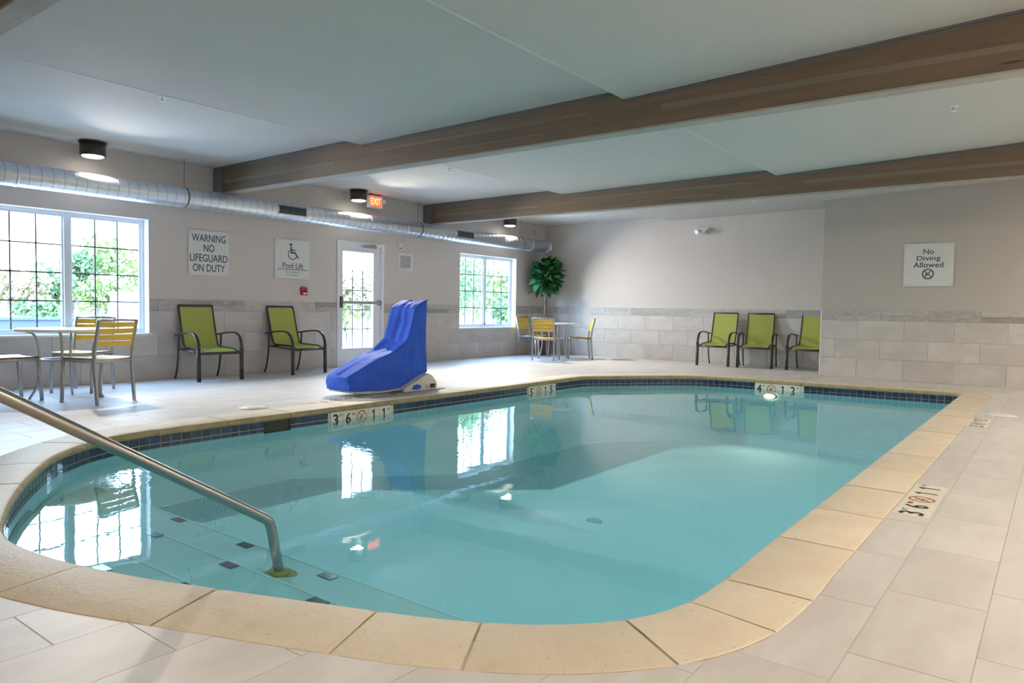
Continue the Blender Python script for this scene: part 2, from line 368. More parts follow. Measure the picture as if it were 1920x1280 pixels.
def add_no_diving(mb, cx, cy, R, M_, k=0.13):
    add_ring(mb, cx, cy, R * (1 - k * 1.3), R, M_)
    q = R * 0.66
    add_stroke(mb, [(cx - q, cy + q), (cx + q, cy - q)], R * k, M_, 0.0014)
    add_stroke(mb, [(cx + R * 0.45, cy + R * 0.55), (cx - R * 0.1, cy - R * 0.05), (cx - R * 0.45, cy - R * 0.55)], R * 0.17, M_, 0.0016)
    add_stroke(mb, [(cx - R * 0.1, cy - R * 0.02), (cx - R * 0.5, cy - R * 0.1)], R * 0.13, M_, 0.0018)
    add_ring(mb, cx - R * 0.3, cy - R * 0.12, 0.0, R * 0.12, M_, 10, lift=0.002)

# ------------------------------------------------------------------ pool outline (inner nose of the coping), clockwise seen from above
XL, XR = 3.80, 8.52
def arc(cx, cy, r, a0, a1, n=6): return [(cx + r * math.cos(a0 + (a1 - a0) * i / n), cy + r * math.sin(a0 + (a1 - a0) * i / n)) for i in range(n + 1)]
ctrl_near = [(XR, 3.6), (XR, 3.0), (8.525, 2.62), (8.50, 2.30), (8.40, 2.065), (8.20, 1.86), (7.95, 1.71), (7.73, 1.615), (7.41, 1.487), (7.12, 1.372), (6.82, 1.26), (6.50, 1.175), (6.25, 1.135), (6.02, 1.125), (5.80, 1.165), (5.58, 1.245), (5.33, 1.35), (4.98, 1.52), (4.63, 1.72), (4.32, 1.925), (4.05, 2.20), (3.88, 2.48), (3.815, 2.80), (XL, 3.2), (XL, 3.8)]
ctrl_diag = [(XL, 8.6), (XL, 9.05), (3.83, 9.35), (4.02, 9.62), (4.45, 10.13), (4.85, 10.58), (5.15, 10.76), (5.6, 10.83), (6.2, 10.86)]
raw = arc(XR - 0.10, 10.95 - 0.10, 0.10, PI / 2, 0) + [tuple(p[:2]) for p in smooth_path([(x, y, 0) for x, y in ctrl_near], 6)] + [tuple(p[:2]) for p in smooth_path([(x, y, 0) for x, y in ctrl_diag], 6)]
def resample(pts, step):
    P = [Vector(p) for p in pts] + [Vector(pts[0])]; L = [0]
    for a, b in zip(P, P[1:]): L.append(L[-1] + (b - a).length)
    n = int(round(L[-1] / step)); out = []; k = 0
    for i in range(n):
        d = L[-1] * i / n
        while L[k + 1] < d: k += 1
        t = (d - L[k]) / max(L[k + 1] - L[k], 1e-9); out.append(P[k].lerp(P[k + 1], t))
    return out, L[-1]
LOOP, PERIM = resample(raw, 0.022)
NL = len(LOOP); STEP = PERIM / NL
def nrm(i):
    t = LOOP[(i + 3) % NL] - LOOP[(i - 3) % NL]; t.normalize(); return Vector((-t.y, t.x))
NRM = [nrm(i) for i in range(NL)]
cen = Vector((6.2, 6.0))
if (LOOP[0] + NRM[0] - cen).length < (LOOP[0] - cen).length: NRM = [-n for n in NRM]
def off(i, s): i %= NL; return LOOP[i] + NRM[i] * s
def nearest(x, y): return min(range(NL), key=lambda i: (LOOP[i].x - x) ** 2 + (LOOP[i].y - y) ** 2)
OUT = [off(i, 0.335) for i in range(0, NL, 4)]
MID = [off(i, 0.15) for i in range(0, NL, 4)]
def inside(p, poly):
    c_ = False; n = len(poly)
    for i in range(n):
        a = poly[i]; b = poly[(i + 1) % n]
        if (a[1] > p[1]) != (b[1] > p[1]) and p[0] < (b[0] - a[0]) * (p[1] - a[1]) / (b[1] - a[1]) + a[0]: c_ = not c_
    return c_
def cdt_outside(rect, poly, outside=True):
    """triangles of the rectangle lying outside (or inside) poly"""
    x0, y0, x1, y1 = rect
    vs = [Vector((x0, y0)), Vector((x1, y0)), Vector((x1, y1)), Vector((x0, y1))]; es = [(0, 1), (1, 2), (2, 3), (3, 0)]
    n = len(poly); pad = 0.15
    for i in range(n):
        a, b = poly[i], poly[(i + 1) % n]
        if max(a[0], b[0]) < x0 - pad or min(a[0], b[0]) > x1 + pad or max(a[1], b[1]) < y0 - pad or min(a[1], b[1]) > y1 + pad: continue
        k = len(vs); vs += [Vector(a), Vector(b)]; es.append((k, k + 1))
    V, E_, F_, _, _, _ = delaunay_2d_cdt(vs, es, [], 0, 1e-5)
    fs = []
    for f in F_:
        cx = sum(V[i][0] for i in f) / len(f); cy = sum(V[i][1] for i in f) / len(f)
        if x0 < cx < x1 and y0 < cy < y1 and inside((cx, cy), poly) != outside: fs.append(tuple(f))
    return V, fs
def slab(V, fs, z0, z1):
    mb = MB()
    bm = bmesh.new(); used = sorted({i for f in fs for i in f}); mp = {i: bm.verts.new((V[i][0], V[i][1], z1)) for i in used}
    for f in fs:
        try: bm.faces.new([mp[i] for i in f])
        except ValueError: pass
    r = bmesh.ops.extrude_face_region(bm, geom=bm.faces[:])
    for e in r['geom']:
        if isinstance(e, bmesh.types.BMVert): e.co.z = z0
    bm.verts.index_update(); mb.add([v.co[:] for v in bm.verts], [[v.index for v in f.verts] for f in bm.faces]); bm.free(); return mb

# ------------------------------------------------------------------ setting: floor
RX0, RX1, RY0, RY1 = 0.0, 12.0, -2.0, 13.73
YR, XRW = 12.25, 6.44
V, fs = cdt_outside((RX0, RY0, RX1, RY1), MID)
floor = struct('floor', slab(V, fs, -0.055, -0.003), 'fgrout', 'grey stone look tiled pool deck around the pool')
TPX, TPY = 0.3065, 0.615
def fl_tiles():
    tiles = []
    k0 = int((RX0 - 9.04) / TPX) - 1
    k = k0
    while 9.04 + TPX * k < RX1:
        x0 = 9.04 + TPX * k; x1 = x0 + TPX
        y = RY0 - 0.7 + (0.205 * (k % 3))+0.06
        while y < RY1:
            a0, b0, a1, b1 = max(x0, RX0), max(y, RY0), min(x1, RX1), min(y + TPY, RY1)
            g = 0.0016
            if a1 - a0 > 0.02 and b1 - b0 > 0.02 and not (a0 > XRW - 0.01 and b0 > YR):
                if a1 > XRW and b1 > YR: b1 = min(b1, YR)
                tiles.append((a0 + g, b0 + g, a1 - g, b1 - g))
            y += TPY
        k += 1
    return tiles
full_me = None
def depth_of(x, y): return (Vector((x, y, 0)) - Vector((9.506, 0, 1))).dot(fwd)
cand = []
for t in fl_tiles():
    cs = [(t[0], t[1]), (t[2], t[1]), (t[2], t[3]), (t[0], t[3])]
    ins = [inside(c_, OUT) for c_ in cs]
    mid = ((t[0] + t[2]) / 2, (t[1] + t[3]) / 2)
    dmin = min((Vector(mid) - p).length for p in OUT)
    if all(ins) and dmin > 0.36: continue
    cut = dmin < 0.37
    cand.append((t, cut))
def img_rank(t):
    x, y = (t[0] + t[2]) / 2, (t[1] + t[3]) / 2; d = depth_of(x, y); v = Vector((x - 9.506, y, -1))
    if d < 0.3: return 1e6
    u = 960 + 1353.5 * v.dot(rt) / d; w = 640 - 1353.5 * v.dot(upv) / d
    return d if (-150 < u < 2070 and w < 1450) else 1e5 + d
cand.sort(key=lambda c_: img_rank(c_[0]))
rest = MB(); fcache = {}
for n_, (t, cut) in enumerate(cand):
    jz = random.uniform(-0.0004, 0.0004)
    if cut:
        V, fs = cdt_outside(t, OUT)
        if not fs: continue
        mb = slab(V, fs, -0.006, jz); cx = cy = None
    else:
        mb = MB(); w, h = (t[2] - t[0]) / 2, (t[3] - t[1]) / 2; e = 0.0012
        mb.add([(-w, -h, -0.006), (w, -h, -0.006), (w, h, -0.006), (-w, h, -0.006), (-w, -h, -e), (w, -h, -e), (w, h, -e), (-w, h, -e), (-w + e, -h + e, 0), (w - e, -h + e, 0), (w - e, h - e, 0), (-w + e, h - e, 0)],
               [(0, 1, 5, 4), (1, 2, 6, 5), (2, 3, 7, 6), (3, 0, 4, 7), (4, 5, 9, 8), (5, 6, 10, 9), (6, 7, 11, 10), (7, 4, 8, 11), (8, 9, 10, 11)])
        cx, cy = (t[0] + t[2]) / 2, (t[1] + t[3]) / 2
    if n_ < 300:
        if cut: obj('tile', mb, 'ftile', floor)
        else:
            key = (round(w, 3), round(h, 3))
            if key not in fcache: fcache[key] = mb.mesh('tile', MAT['ftile'])
            obj('tile', fcache[key], None, floor, (cx, cy, jz))
    else:
        if cx is None: rest.add(mb.v, mb.f)
        else: rest.add([(x + cx, y + cy, z + jz) for x, y, z in mb.v], mb.f)
tag(obj('distant_tiles', rest, 'ftile', floor), kind='stuff')

# ------------------------------------------------------------------ setting: walls
def wall_mb(openings, a0, a1, z0, z1, plane):
    """plane(u, z, depth)->xyz ; depth 0 = room face, 1 = outer face"""
    us = sorted({a0, a1, *[o[0] for o in openings], *[o[1] for o in openings]}); zs = sorted({z0, z1, *[o[2] for o in openings], *[o[3] for o in openings]})
    mb = MB()
    for u0, u1 in zip(us, us[1:]):
        for w0, w1 in zip(zs, zs[1:]):
            cu, cw = (u0 + u1) / 2, (w0 + w1) / 2
            if any(o[0] < cu < o[1] and o[2] < cw < o[3] for o in openings): continue
            p = [plane(u0, w0, 0), plane(u1, w1, 1)]
            mb.box([min(p[0][i], p[1][i]) for i in range(3)], [max(p[0][i], p[1][i]) for i in range(3)])
    return mb
WT = 0.2
wl_ = wall_mb([(a, b, (z0 if z0 > 0 else -0.06), z1) for a, b, z0, z1 in OPENINGS], RY0, RY1, -0.06, 3.25, lambda u, z, d: (-WT * d, u, z))
wall_left = struct('wall_left', wl_, 'paint', 'long greige window wall with grey tiled wainscot')
wall_back = struct('wall_back', MB().box((0, RY1, -0.06), (XRW + 0.2, RY1 + WT, 3.25)), 'paint', 'greige end wall behind the far table and lime chairs')
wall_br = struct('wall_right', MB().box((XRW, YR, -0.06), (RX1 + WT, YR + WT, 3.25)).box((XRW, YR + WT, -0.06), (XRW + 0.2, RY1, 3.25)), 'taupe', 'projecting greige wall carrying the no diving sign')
struct('wall_side', MB().box((RX1, RY0, -0.06), (RX1 + WT, YR, 3.25)), 'paint', 'greige side wall out of the frame on the right')
struct('wall_front', MB().box((0, RY0 - WT, -0.06), (RX1 + WT, RY0, 3.25)), 'paint', 'greige wall behind the viewer')

ROWS = [(0.0, 0.315), (0.315, 0.61), (0.61, 0.905), (0.905, 1.065)]
tcache = {}
def wall_tiles(parent, a0, a1, phase, pitch, place, openings=()):
    for r_, (z0, z1) in enumerate(ROWS):
        ph = phase + (pitch / 2 if r_ in (0, 2) else 0)
        k = math.floor((a0 - ph) / pitch); u = ph + k * pitch
        while u < a1 - 0.01:
            segs = [(max(u, a0), min(u + pitch, a1))]
            for o in openings:
                if o[2] < z1 - 0.02 and o[3] > z0 + 0.02:
                    ns = []
                    for s0, s1 in segs:
                        if o[1] <= s0 or o[0] >= s1: ns.append((s0, s1)); continue
                        if s0 < o[0]: ns.append((s0, o[0]))
                        if s1 > o[1]: ns.append((o[1], s1))
                    segs = ns
            for s0, s1 in segs:
                if s1 - s0 < 0.03: continue
                g = 0.0013; w, h = (s1 - s0) / 2 - g, (z1 - z0) / 2 - g
                mt = 'wtile'
                pieces = [(0, h)]
                if r_ == 3:
                    c_ = random.random(); mt = 'band_dark' if c_ < 0.5 else 'band_light'
                    if 0.25 < c_ < 0.75: pieces = [(-h / 2 - g / 2, h / 2 - g / 2), (h / 2 + g / 2, h / 2 - g / 2)]
                for q, (oz, hh) in enumerate(pieces):
                    m2 = mt if q == 0 else ('band_light' if mt == 'band_dark' else 'band_dark')
                    key = (round(w, 3), round(hh, 3), m2)
                    if key not in tcache:
                        e = 0.001; mb = MB(); b = 0.009
                        mb.add([(-w, 0, -hh), (w, 0, -hh), (w, 0, hh), (-w, 0, hh), (-w, b - e, -hh), (w, b - e, -hh), (w, b - e, hh), (-w, b - e, hh), (-w + e, b, -hh + e), (w - e, b, -hh + e), (w - e, b, hh - e), (-w + e, b, hh - e)],
                               [(0, 1, 5, 4), (1, 2, 6, 5), (2, 3, 7, 6), (3, 0, 4, 7), (4, 5, 9, 8), (5, 6, 10, 9), (6, 7, 11, 10), (7, 4, 8, 11), (8, 9, 10, 11)])
                        tcache[key] = mb.mesh('tile', MAT[m2])
                    loc, rz = place((s0 + s1) / 2, (z0 + z1) / 2 + oz)
                    o = obj('tile', tcache[key], None, parent, loc); o.rotation_euler = (0, 0, rz)
            u += pitch
wall_tiles(wall_left, RY0, RY1 - 0.01, 5.40 + 0.0, 0.632, lambda u, z: ((0.0, u, z), -PI / 2), OPENINGS)
wall_tiles(wall_back, 0.012, XRW, 0.98, 0.640, lambda u, z: ((u, RY1, z), PI))
wall_tiles(wall_br, XRW + 0.012, 9.9, 6.66, 0.648, lambda u, z: ((u, YR, z), PI))
struct('trim_1', MB().box((XRW - 0.003, YR - 0.011, 0), (XRW + 0.011, YR, 1.066)), 'white', 'thin pale corner strip where the projecting wall starts')
struct('trim_2', MB().box((XRW - 0.012, YR - 0.001, 0.0), (XRW - 0.001, RY1 - 0.01, 1.065)), 'wtile', 'tiled return of the projecting wall')

# ------------------------------------------------------------------ ceiling and beams
S1, S2 = 3.08, 6.45
def zc(x):
    if x < S1: return 2.900 + 0.008 * x
    if x < S2: return 2.845 + 0.015 * (x - S1)
    return 2.812 + 0.0385 * (x - S2)
cp = [(-0.2, zc(0)), (S1 - 1e-4, zc(S1 - 1e-3)), (S1, zc(S1)), (S2 - 1e-4, zc(S2 - 1e-3)), (S2, zc(S2)), (RX1 + 0.2, zc(RX1))]
ceiling = struct('ceiling', MB().prism(cp + [(RX1 + 0.2, 3.3), (-0.2, 3.3)], 'y', RY0 - 0.2, RY1 + 0.2), 'ceiling', 'grey textured ceiling stepping down in three bays')
ZB = 2.5375
for k_, sx in enumerate((S1, S2)):
    mb = MB()
    for a_, b_ in ((1.60, 5.56), (5.72, 9.74), (9.86, RY1 - 0.01)): mb.box((sx - 0.001, a_, zc(sx) - 0.002), (sx + 0.016, b_, zc(sx) + 0.004))  # pale strips paint in the thin light line of each step edge
    struct('trim_%d' % (k_ + 3), mb, 'bead', ['pale corner bead along the first ceiling step from the windows', 'pale corner bead along the second ceiling step from the windows'][k_])
for bi, (y0, y1, lab) in enumerate([(1.448, 1.585, 'nearest ceiling beam clipped by the top left corner'), (5.575, 5.711, 'middle brown timber ceiling beam crossing above the pool'), (9.751, 9.85, 'far brown timber ceiling beam above the lime chairs')]):
    b = thing('ceiling_beam', lab, 'beam', (0, y0, ZB))
    poly = [(0.004, 0.016), (RX1 - 0.004, 0.016), (RX1 - 0.004, zc(RX1) - ZB - 0.004), (S2 + 0.004, zc(S2) - ZB - 0.004), (S2 + 0.004, zc(S2) - ZB - 0.004), (S2 - 0.01, zc(S2 - .01) - ZB - 0.004), (S1 + 0.004, zc(S1) - ZB - 0.004), (S1 - 0.01, zc(S1 - .01) - ZB - 0.004), (0.004, zc(0) - ZB - 0.004)]
    obj('body', MB().prism(poly, 'y', 0, y1 - y0), 'beam', b)
    obj('underside', MB().box((0.004, 0.0, 0.0), (RX1 - 0.004, y1 - y0, 0.0155)), 'beam_under', b)
    pl = MB().box((0.3, -0.0015, 0.135), (2.6, 0.0, 0.175)).box((3.3, -0.0015, 0.20), (6.1, 0.0, 0.228)).box((6.8, -0.0015, 0.135), (RX1 - .1, 0.0, 0.18)).box((4.4, -0.0015, 0.09), (5.6, 0.0, 0.104))
    obj('lamination', pl, 'beam_light', b)
    tr = MB()
    for a, c_ in ((0.02, S1 - 0.02), (S1 + 0.01, S2 - 0.02), (S2 + 0.01, RX1 - 0.02)):
        for dz, dd in ((0.008, 0.012), (0.024, 0.006)):
            p = [(a, zc(a) - ZB - dz - 0.012), (c_, zc(c_) - ZB - dz - 0.012), (c_, zc(c_) - ZB - dz), (a, zc(a) - ZB - dz)]
            tr.prism(p, 'y', -dd, 0)
    obj('top_trim', tr, 'darkpaint', b)
    obj('end_plate', MB().bevbox((0.004, -0.02, 0.01), (0.22, 0.0, zc(0) - ZB - 0.03), 0.004), 'darkpaint', b)  # plain dark block on the beam face next to the window wall

# ------------------------------------------------------------------ windows and door
def window(name, y0, y1, label):
    w = tag(bpy.data.objects.new(name, None), label, 'structure', None, 'structure'); C.objects.link(w)
    z0, z1 = WIN_Z0, WIN_Z1; xf = -0.15
    fr = MB(); t = 0.045
    for a, b in (((y0, z0), (y1, z0 + t)), ((y0, z1 - t), (y1, z1)), ((y0, z0 + t), (y0 + t, z1 - t)), ((y1 - t, z0 + t), (y1, z1 - t))):
        fr.bevbox((xf - 0.03, a[0], a[1]), (xf + 0.03, b[0], b[1]), 0.004)
    obj('frame', fr, 'vinyl', w)
    lining = MB(); q = 0.008
    lining.box((xf + 0.03, y0, z0), (0.006, y1, z0 + q)).box((xf + 0.03, y0, z1 - q), (0.004, y1, z1)).box((xf + 0.03, y0, z0 + q), (0.004, y0 + q, z1 - q)).box((xf + 0.03, y1 - q, z0 + q), (0.004, y1, z1 - q))
    obj('reveal_lining', lining, 'white', w)
    obj('sill', MB().bevbox((-0.03, y0 - 0.03, z0 - 0.022), (0.025, y1 + 0.03, z0 + 0.003), 0.003), 'white', w)
    ym = (y0 + y1) / 2
    obj('mullion', MB().bevbox((xf - 0.02, ym - 0.036, z0 + t), (xf + 0.038, ym + 0.036, z1 - t), 0.004), 'vinyl', w)
    for a, b in ((y0 + t, ym - 0.036), (ym + 0.036, y1 - t)):
        s = MB(); u = 0.022
        s.box((xf - 0.012, a, z0 + t), (xf + 0.018, b, z0 + t + u)).box((xf - 0.012, a, z1 - t - u), (xf + 0.018, b, z1 - t)).box((xf - 0.012, a, z0 + t + u), (xf + 0.018, a + u, z1 - t - u)).box((xf - 0.012, b - u, z0 + t + u), (xf + 0.018, b, z1 - t - u))
        sash = obj('sash', s, 'vinyl', w)
        obj('pane', MB().box((xf - 0.003, a + u, z0 + t + u), (xf + 0.003, b - u, z1 - t - u)), 'glass', sash)
        A, B, Z0, Z1 = a + u, b - u, z0 + t + u, z1 - t - u
        for k in (1, 2): obj('muntin', MB().box((xf + 0.004, A + (B - A) * k / 3 - 0.008, Z0), (xf + 0.012, A + (B - A) * k / 3 + 0.008, Z1)), 'muntin', sash)
        for k in (1, 2, 3): obj('muntin', MB().box((xf + 0.004, A, Z0 + (Z1 - Z0) * k / 4 - 0.008), (xf + 0.012, B, Z0 + (Z1 - Z0) * k / 4 + 0.008)), 'muntin', sash)
    obj('latch', MB().bevbox((xf + 0.038, ym - 0.02, z0 + t + 0.01), (xf + 0.055, ym + 0.02, z0 + t + 0.05), 0.004), 'muntin', w)
    return w
window('window_1', 2.80, 4.66, 'large white sliding window beside the near yellow chairs')
window('window_2', 10.775, 12.64, 'white sliding window in the far corner beside the potted plant')

d = tag(bpy.data.objects.new('door_1', None), 'white glazed exit door with push bar in the window wall', 'structure', None, 'structure'); C.objects.link(d)
y0, y1, z1 = 7.73, 8.765, 2.10
fr = MB().bevbox((-0.18, y0, 0), (0.018, y0 + 0.052, z1), 0.004).bevbox((-0.18, y1 - 0.052, 0), (0.018, y1, z1), 0.004).bevbox((-0.18, y0 + 0.052, z1 - 0.052), (0.018, y1 - 0.052, z1), 0.004)
obj('frame', fr, 'white', d)
ly0, ly1, lz0, lz1 = y0 + 0.056, y1 - 0.056, 0.01, z1 - 0.056
gy0, gy1, gz0, gz1 = 7.875, 8.545, 0.30, 1.925
leaf = MB().box((-0.075, ly0, lz0), (-0.03, gy0, lz1)).box((-0.075, gy1, lz0), (-0.03, ly1, lz1)).box((-0.075, gy0, lz0), (-0.03, gy1, gz0)).box((-0.075, gy0, gz1), (-0.03, gy1, lz1))
e = 0.022
leaf.box((-0.03, gy0 - e, gz0 - e), (-0.022, gy1 + e, gz0)).box((-0.03, gy0 - e, gz1), (-0.022, gy1 + e, gz1 + e)).box((-0.03, gy0 - e, gz0), (-0.022, gy0, gz1)).box((-0.03, gy1, gz0), (-0.022, gy1 + e, gz1))
lf = obj('leaf', leaf, 'white', d)
obj('pane', MB().box((-0.055, gy0, gz0), (-0.049, gy1, gz1)), 'glass', lf)
for k in (1, 2): obj('muntin', MB().box((-0.048, gy0 + (gy1 - gy0) * k / 3 - 0.008, gz0), (-0.04, gy0 + (gy1 - gy0) * k / 3 + 0.008, gz1)), 'muntin', lf)
for k in (1, 2, 3, 4): obj('muntin', MB().box((-0.048, gy0, gz0 + (gz1 - gz0) * k / 5 - 0.006), (-0.04, gy1, gz0 + (gz1 - gz0) * k / 5 + 0.006)), 'muntin', lf)
pb = obj('push_bar', MB().bevbox((0.015, ly0 + 0.03, 1.045), (0.05, ly1 - 0.05, 1.10), 0.008), 'alu', d)
obj('bracket', MB().bevbox((-0.03, ly0 + 0.005, 0.98), (0.055, ly0 + 0.045, 1.17), 0.006), 'darkpaint', pb)
obj('bracket', MB().bevbox((-0.03, ly1 - 0.07, 1.03), (0.055, ly1 - 0.04, 1.115), 0.006), 'darkpaint', pb)
cl = obj('door_closer', MB().bevbox((-0.03, 8.30, 2.00), (0.03, 8.58, 2.055), 0.006), 'alu', d)
obj('closer_arm', MB().tube([(0.02, 8.33, 2.03), (0.10, 8.14, 2.02), (0.02, 8.55, 2.07)], 0.008, 6), 'alu', cl)
obj('threshold', MB().box((-0.2, y0, -0.005), (0.02, y1, 0.009)), 'alu', d)
# ------------------------------------------------------------------ pool basin
ZW = -0.145
pool = tag(bpy.data.objects.new('swimming_pool', None), 'indoor swimming pool with cream coping and navy waterline tiles', 'pool', None, 'structure'); C.objects.link(pool)
def ring_pts(s, z): return [(*off(i, s), z) for i in range(0, NL, 2)]
def floor_z(y):
    if y < 4.05: return -0.60
    if y < 6.6: return -0.60 - 0.40 * (y - 4.05) / 2.55
    return -1.00
# shell walls, with cove down to the floor
mb = MB(); A = ring_pts(0.028, -0.05); n = len(A)
B = [(x, y, floor_z(y) + 0.10) for x, y, z in ring_pts(0.028, 0)]
Cc = [(x, y, floor_z(y)) for x, y, z in ring_pts(-0.10, 0)]
mb.add(A + B + Cc, [(i, (i + 1) % n, n + (i + 1) % n, n + i) for i in range(n)] + [(n + i, n + (i + 1) % n, 2 * n + (i + 1) % n, 2 * n + i) for i in range(n)], True)
obj('pool_wall', mb, 'plaster', pool)
INN = [off(i, -0.10) for i in range(0, NL, 4)]
mb = MB()
for a, b in ((0.9, 4.05), (4.05, 6.6), (6.6, 11.2)):
    V, fs = cdt_outside((3.5, a, 8.9, b), INN, False)
    mb.add([(v[0], v[1], floor_z(min(max(v[1], a + 1e-4), b - 1e-4))) for v in V], fs)
obj('pool_floor', mb, 'plaster', pool)
obj('drain', MB().lathe([(0.07, 0), (0.07, 0.012), (0.06, 0.018)], (6.42, 5.25, floor_z(5.25)), 20), 'drain', pool)
# entry steps at the near end
def step(y_edge, z, nm):
    poly = [off(i, 0.02) for i in range(0, NL, 4)]
    V, fs = cdt_outside((3.7, 0.9, 8.7, y_edge), poly, False)
    return obj(nm, slab(V, fs, -0.62, z), 'step_plaster', pool)
st = [step(1.62, -0.21, 'entry_step'), step(1.96, -0.26, 'entry_step'), step(2.27, -0.31, 'entry_step')]
def step_tile(x, y, z, parent): obj('step_marker_tile', MB().bevbox((x - 0.05, y - 0.025, z), (x + 0.05, y + 0.025, z + 0.004), 0.001), 'navy', parent)
for x, y in ((5.29, 2.235), (6.01, 2.225), (6.72, 2.215), ): step_tile(x, y, -0.31, st[2])
for x, y in ((5.62, 1.93), (6.345, 1.925), (7.03, 1.92)): step_tile(x, y, -0.26, st[1])
for x, y in ((6.57, 1.585), (6.07, 1.46)): step_tile(x, y, -0.21, st[0])
nose = MB()
for (ye, z, x0, x1) in ((1.62, -0.21, 4.95, 7.6), (1.96, -0.26, 4.4, 8.2), (2.27, -0.31, 4.1, 8.42)): nose.bevbox((x0, ye - 0.012, z - 0.01), (x1, ye + 0.006, z + 0.003), 0.003)
obj('step_nosing', nose, 'step_edge', pool)

# water
poly = [off(i, 0.02) for i in range(0, NL, 3)]
V, fs = cdt_outside((3.5, 0.9, 8.9, 11.3), poly, False)
wmb = MB(); wmb.add([(v[0], v[1], ZW) for v in V], fs)
wme = wmb.mesh('pool_water', MAT['water'])
if wme.polygons[0].normal.z < 0: wme.flip_normals()
water = obj('pool_water', wme, None); tag(water, 'clear turquoise water filling the swimming pool', 'water', None, 'stuff')

# coping stones
prof = [(0.000, -0.030), (0.004, -0.014), (0.014, -0.003), (0.032, 0.002), (0.10, 0.004), (0.325, 0.003), (0.331, -0.001), (0.331, -0.050), (0.020, -0.058), (0.004, -0.048)]
jy = [2.325, 2.62, 3.276, 3.909, 4.543, 5.161, 5.82, 6.482, 7.12, 7.75, 8.38, 9.01, 9.64, 10.27]
joint_idx = sorted({nearest(XR, y) for y in jy} | {nearest(x, y) for x, y in [(8.448, 2.05), (8.079, 1.75), (7.758, 1.60), (7.168, 1.37), (6.559, 1.17), (5.72, 1.19), (5.0, 1.55), (4.50, 1.80), (4.02, 2.25)]}
    | {nearest(XL, y) for y in [2.85 + 0.63 * k for k in range(10)]} | {nearest(3.86, 9.4), nearest(4.28, 9.93), nearest(4.75, 10.45), nearest(5.3, 10.79), nearest(5.9, 10.85), nearest(6.55, 10.9), nearest(7.2, 10.92), nearest(7.85, 10.94), nearest(8.45, 10.95)})
gap = 0.004
for a, b in zip(joint_idx, joint_idx[1:] + [joint_idx[0] + NL]):
    if b - a < 6: continue
    mb = MB(); P = []; m = max(4, min(30, (b - a) // 2)); tz = random.uniform(-0.0012, 0.0012)
    for k in range(m + 1):
        f = a + (b - a) * k / m; f = min(max(f, a + gap / STEP), b - gap / STEP)
        i = int(f); t = f - i; p = LOOP[i % NL].lerp(LOOP[(i + 1) % NL], t); nn = NRM[i % NL].lerp(NRM[(i + 1) % NL], t).normalized()
        e = 0.0025 if k in (0, m) else 0.0
        P.append([(p.x + nn.x * s, p.y + nn.y * s, z + tz - (e if z > -0.02 else 0)) for s, z in prof])
    L_ = len(prof); vs = [q for r_ in P for q in r_]
    mb.add(vs, [(i * L_ + j, i * L_ + (j + 1) % L_, (i + 1) * L_ + (j + 1) % L_, (i + 1) * L_ + j) for i in range(m) for j in range(L_)], True)
    mb.add(P[0], [tuple(range(L_))]); mb.add(P[-1], [tuple(reversed(range(L_)))])
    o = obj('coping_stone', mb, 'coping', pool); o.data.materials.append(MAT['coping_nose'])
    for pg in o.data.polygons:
        if pg.center.z < -0.006: pg.material_index = 1  # faces below the lip take the darker olive brown
mb = MB(); n = len(range(0, NL, 2)); r0 = ring_pts(0.012, -0.004); r1 = ring_pts(0.334, -0.0035); r2 = ring_pts(0.010, -0.05)
mb.add(r0 + r1 + r2, [(i, (i + 1) % n, n + (i + 1) % n, n + i) for i in range(n)] + [(i, 2 * n + i, 2 * n + (i + 1) % n, (i + 1) % n) for i in range(n)])
obj('mortar_bed', mb, 'cgrout', pool)

# waterline tiles: top row of squares one by one where they show, the rest joined
mb = MB(); r0 = ring_pts(0.026, -0.05); r1 = ring_pts(0.026, -0.157)
mb.add(r0 + r1, [(i, (i + 1) % n, n + (i + 1) % n, n + i) for i in range(n)], True); obj('waterline_grout', mb, 'white_grout', pool)
NT = int(round(PERIM / 0.088)); tp = PERIM / NT
def loop_at(d):
    f = (d / STEP) % NL; i = int(f); t = f - i; return LOOP[i].lerp(LOOP[(i + 1) % NL], t), NRM[i].lerp(NRM[(i + 1) % NL], t).normalized()
SKIP = [('L', 4.575, 5.40), ('L', 7.905, 8.60), ('L', 3.84, 4.12), ('B', 5.85, 6.535)]
def skipped(p):
    for s, a, b in SKIP:
        if s == 'L' and p.x < XL + 0.1 and a < p.y < b: return True
        if s == 'B' and p.y > 10.7 and a < p.x < b: return True
    return False
low = MB(); hidden = MB()
for k in range(NT):
    pm, _ = loop_at((k + 0.5) * tp)
    if skipped(pm): continue
    pa, na = loop_at(k * tp + 0.0036); pb_, nb = loop_at((k + 1) * tp - 0.0036)
    def quad(z0, z1):
        a0 = pa + na * 0.026; a1 = pa + na * 0.019; b0 = pb_ + nb * 0.026; b1 = pb_ + nb * 0.019
        vs = [(*a0, z0), (*b0, z0), (*b0, z1), (*a0, z1), (*a1, z0), (*b1, z0), (*b1, z1), (*a1, z1)]
        return vs, [(0, 1, 5, 4), (1, 2, 6, 5), (2, 3, 7, 6), (3, 0, 4, 7), (4, 5, 6, 7)]
    seen = pm.x < 5.75 or pm.y > 10.6
    top = quad(-0.0535, -0.1145)
    if seen: obj('waterline_tile', MB().add(*top), 'navy', pool)
    else: hidden.add(*top)
    low.add(*quad(-0.1205, -0.152))
tag(obj('lower_waterline_tiles', low, 'navy', pool), kind='stuff')
tag(obj('near_side_waterline_tiles', hidden, 'navy', pool), kind='stuff')

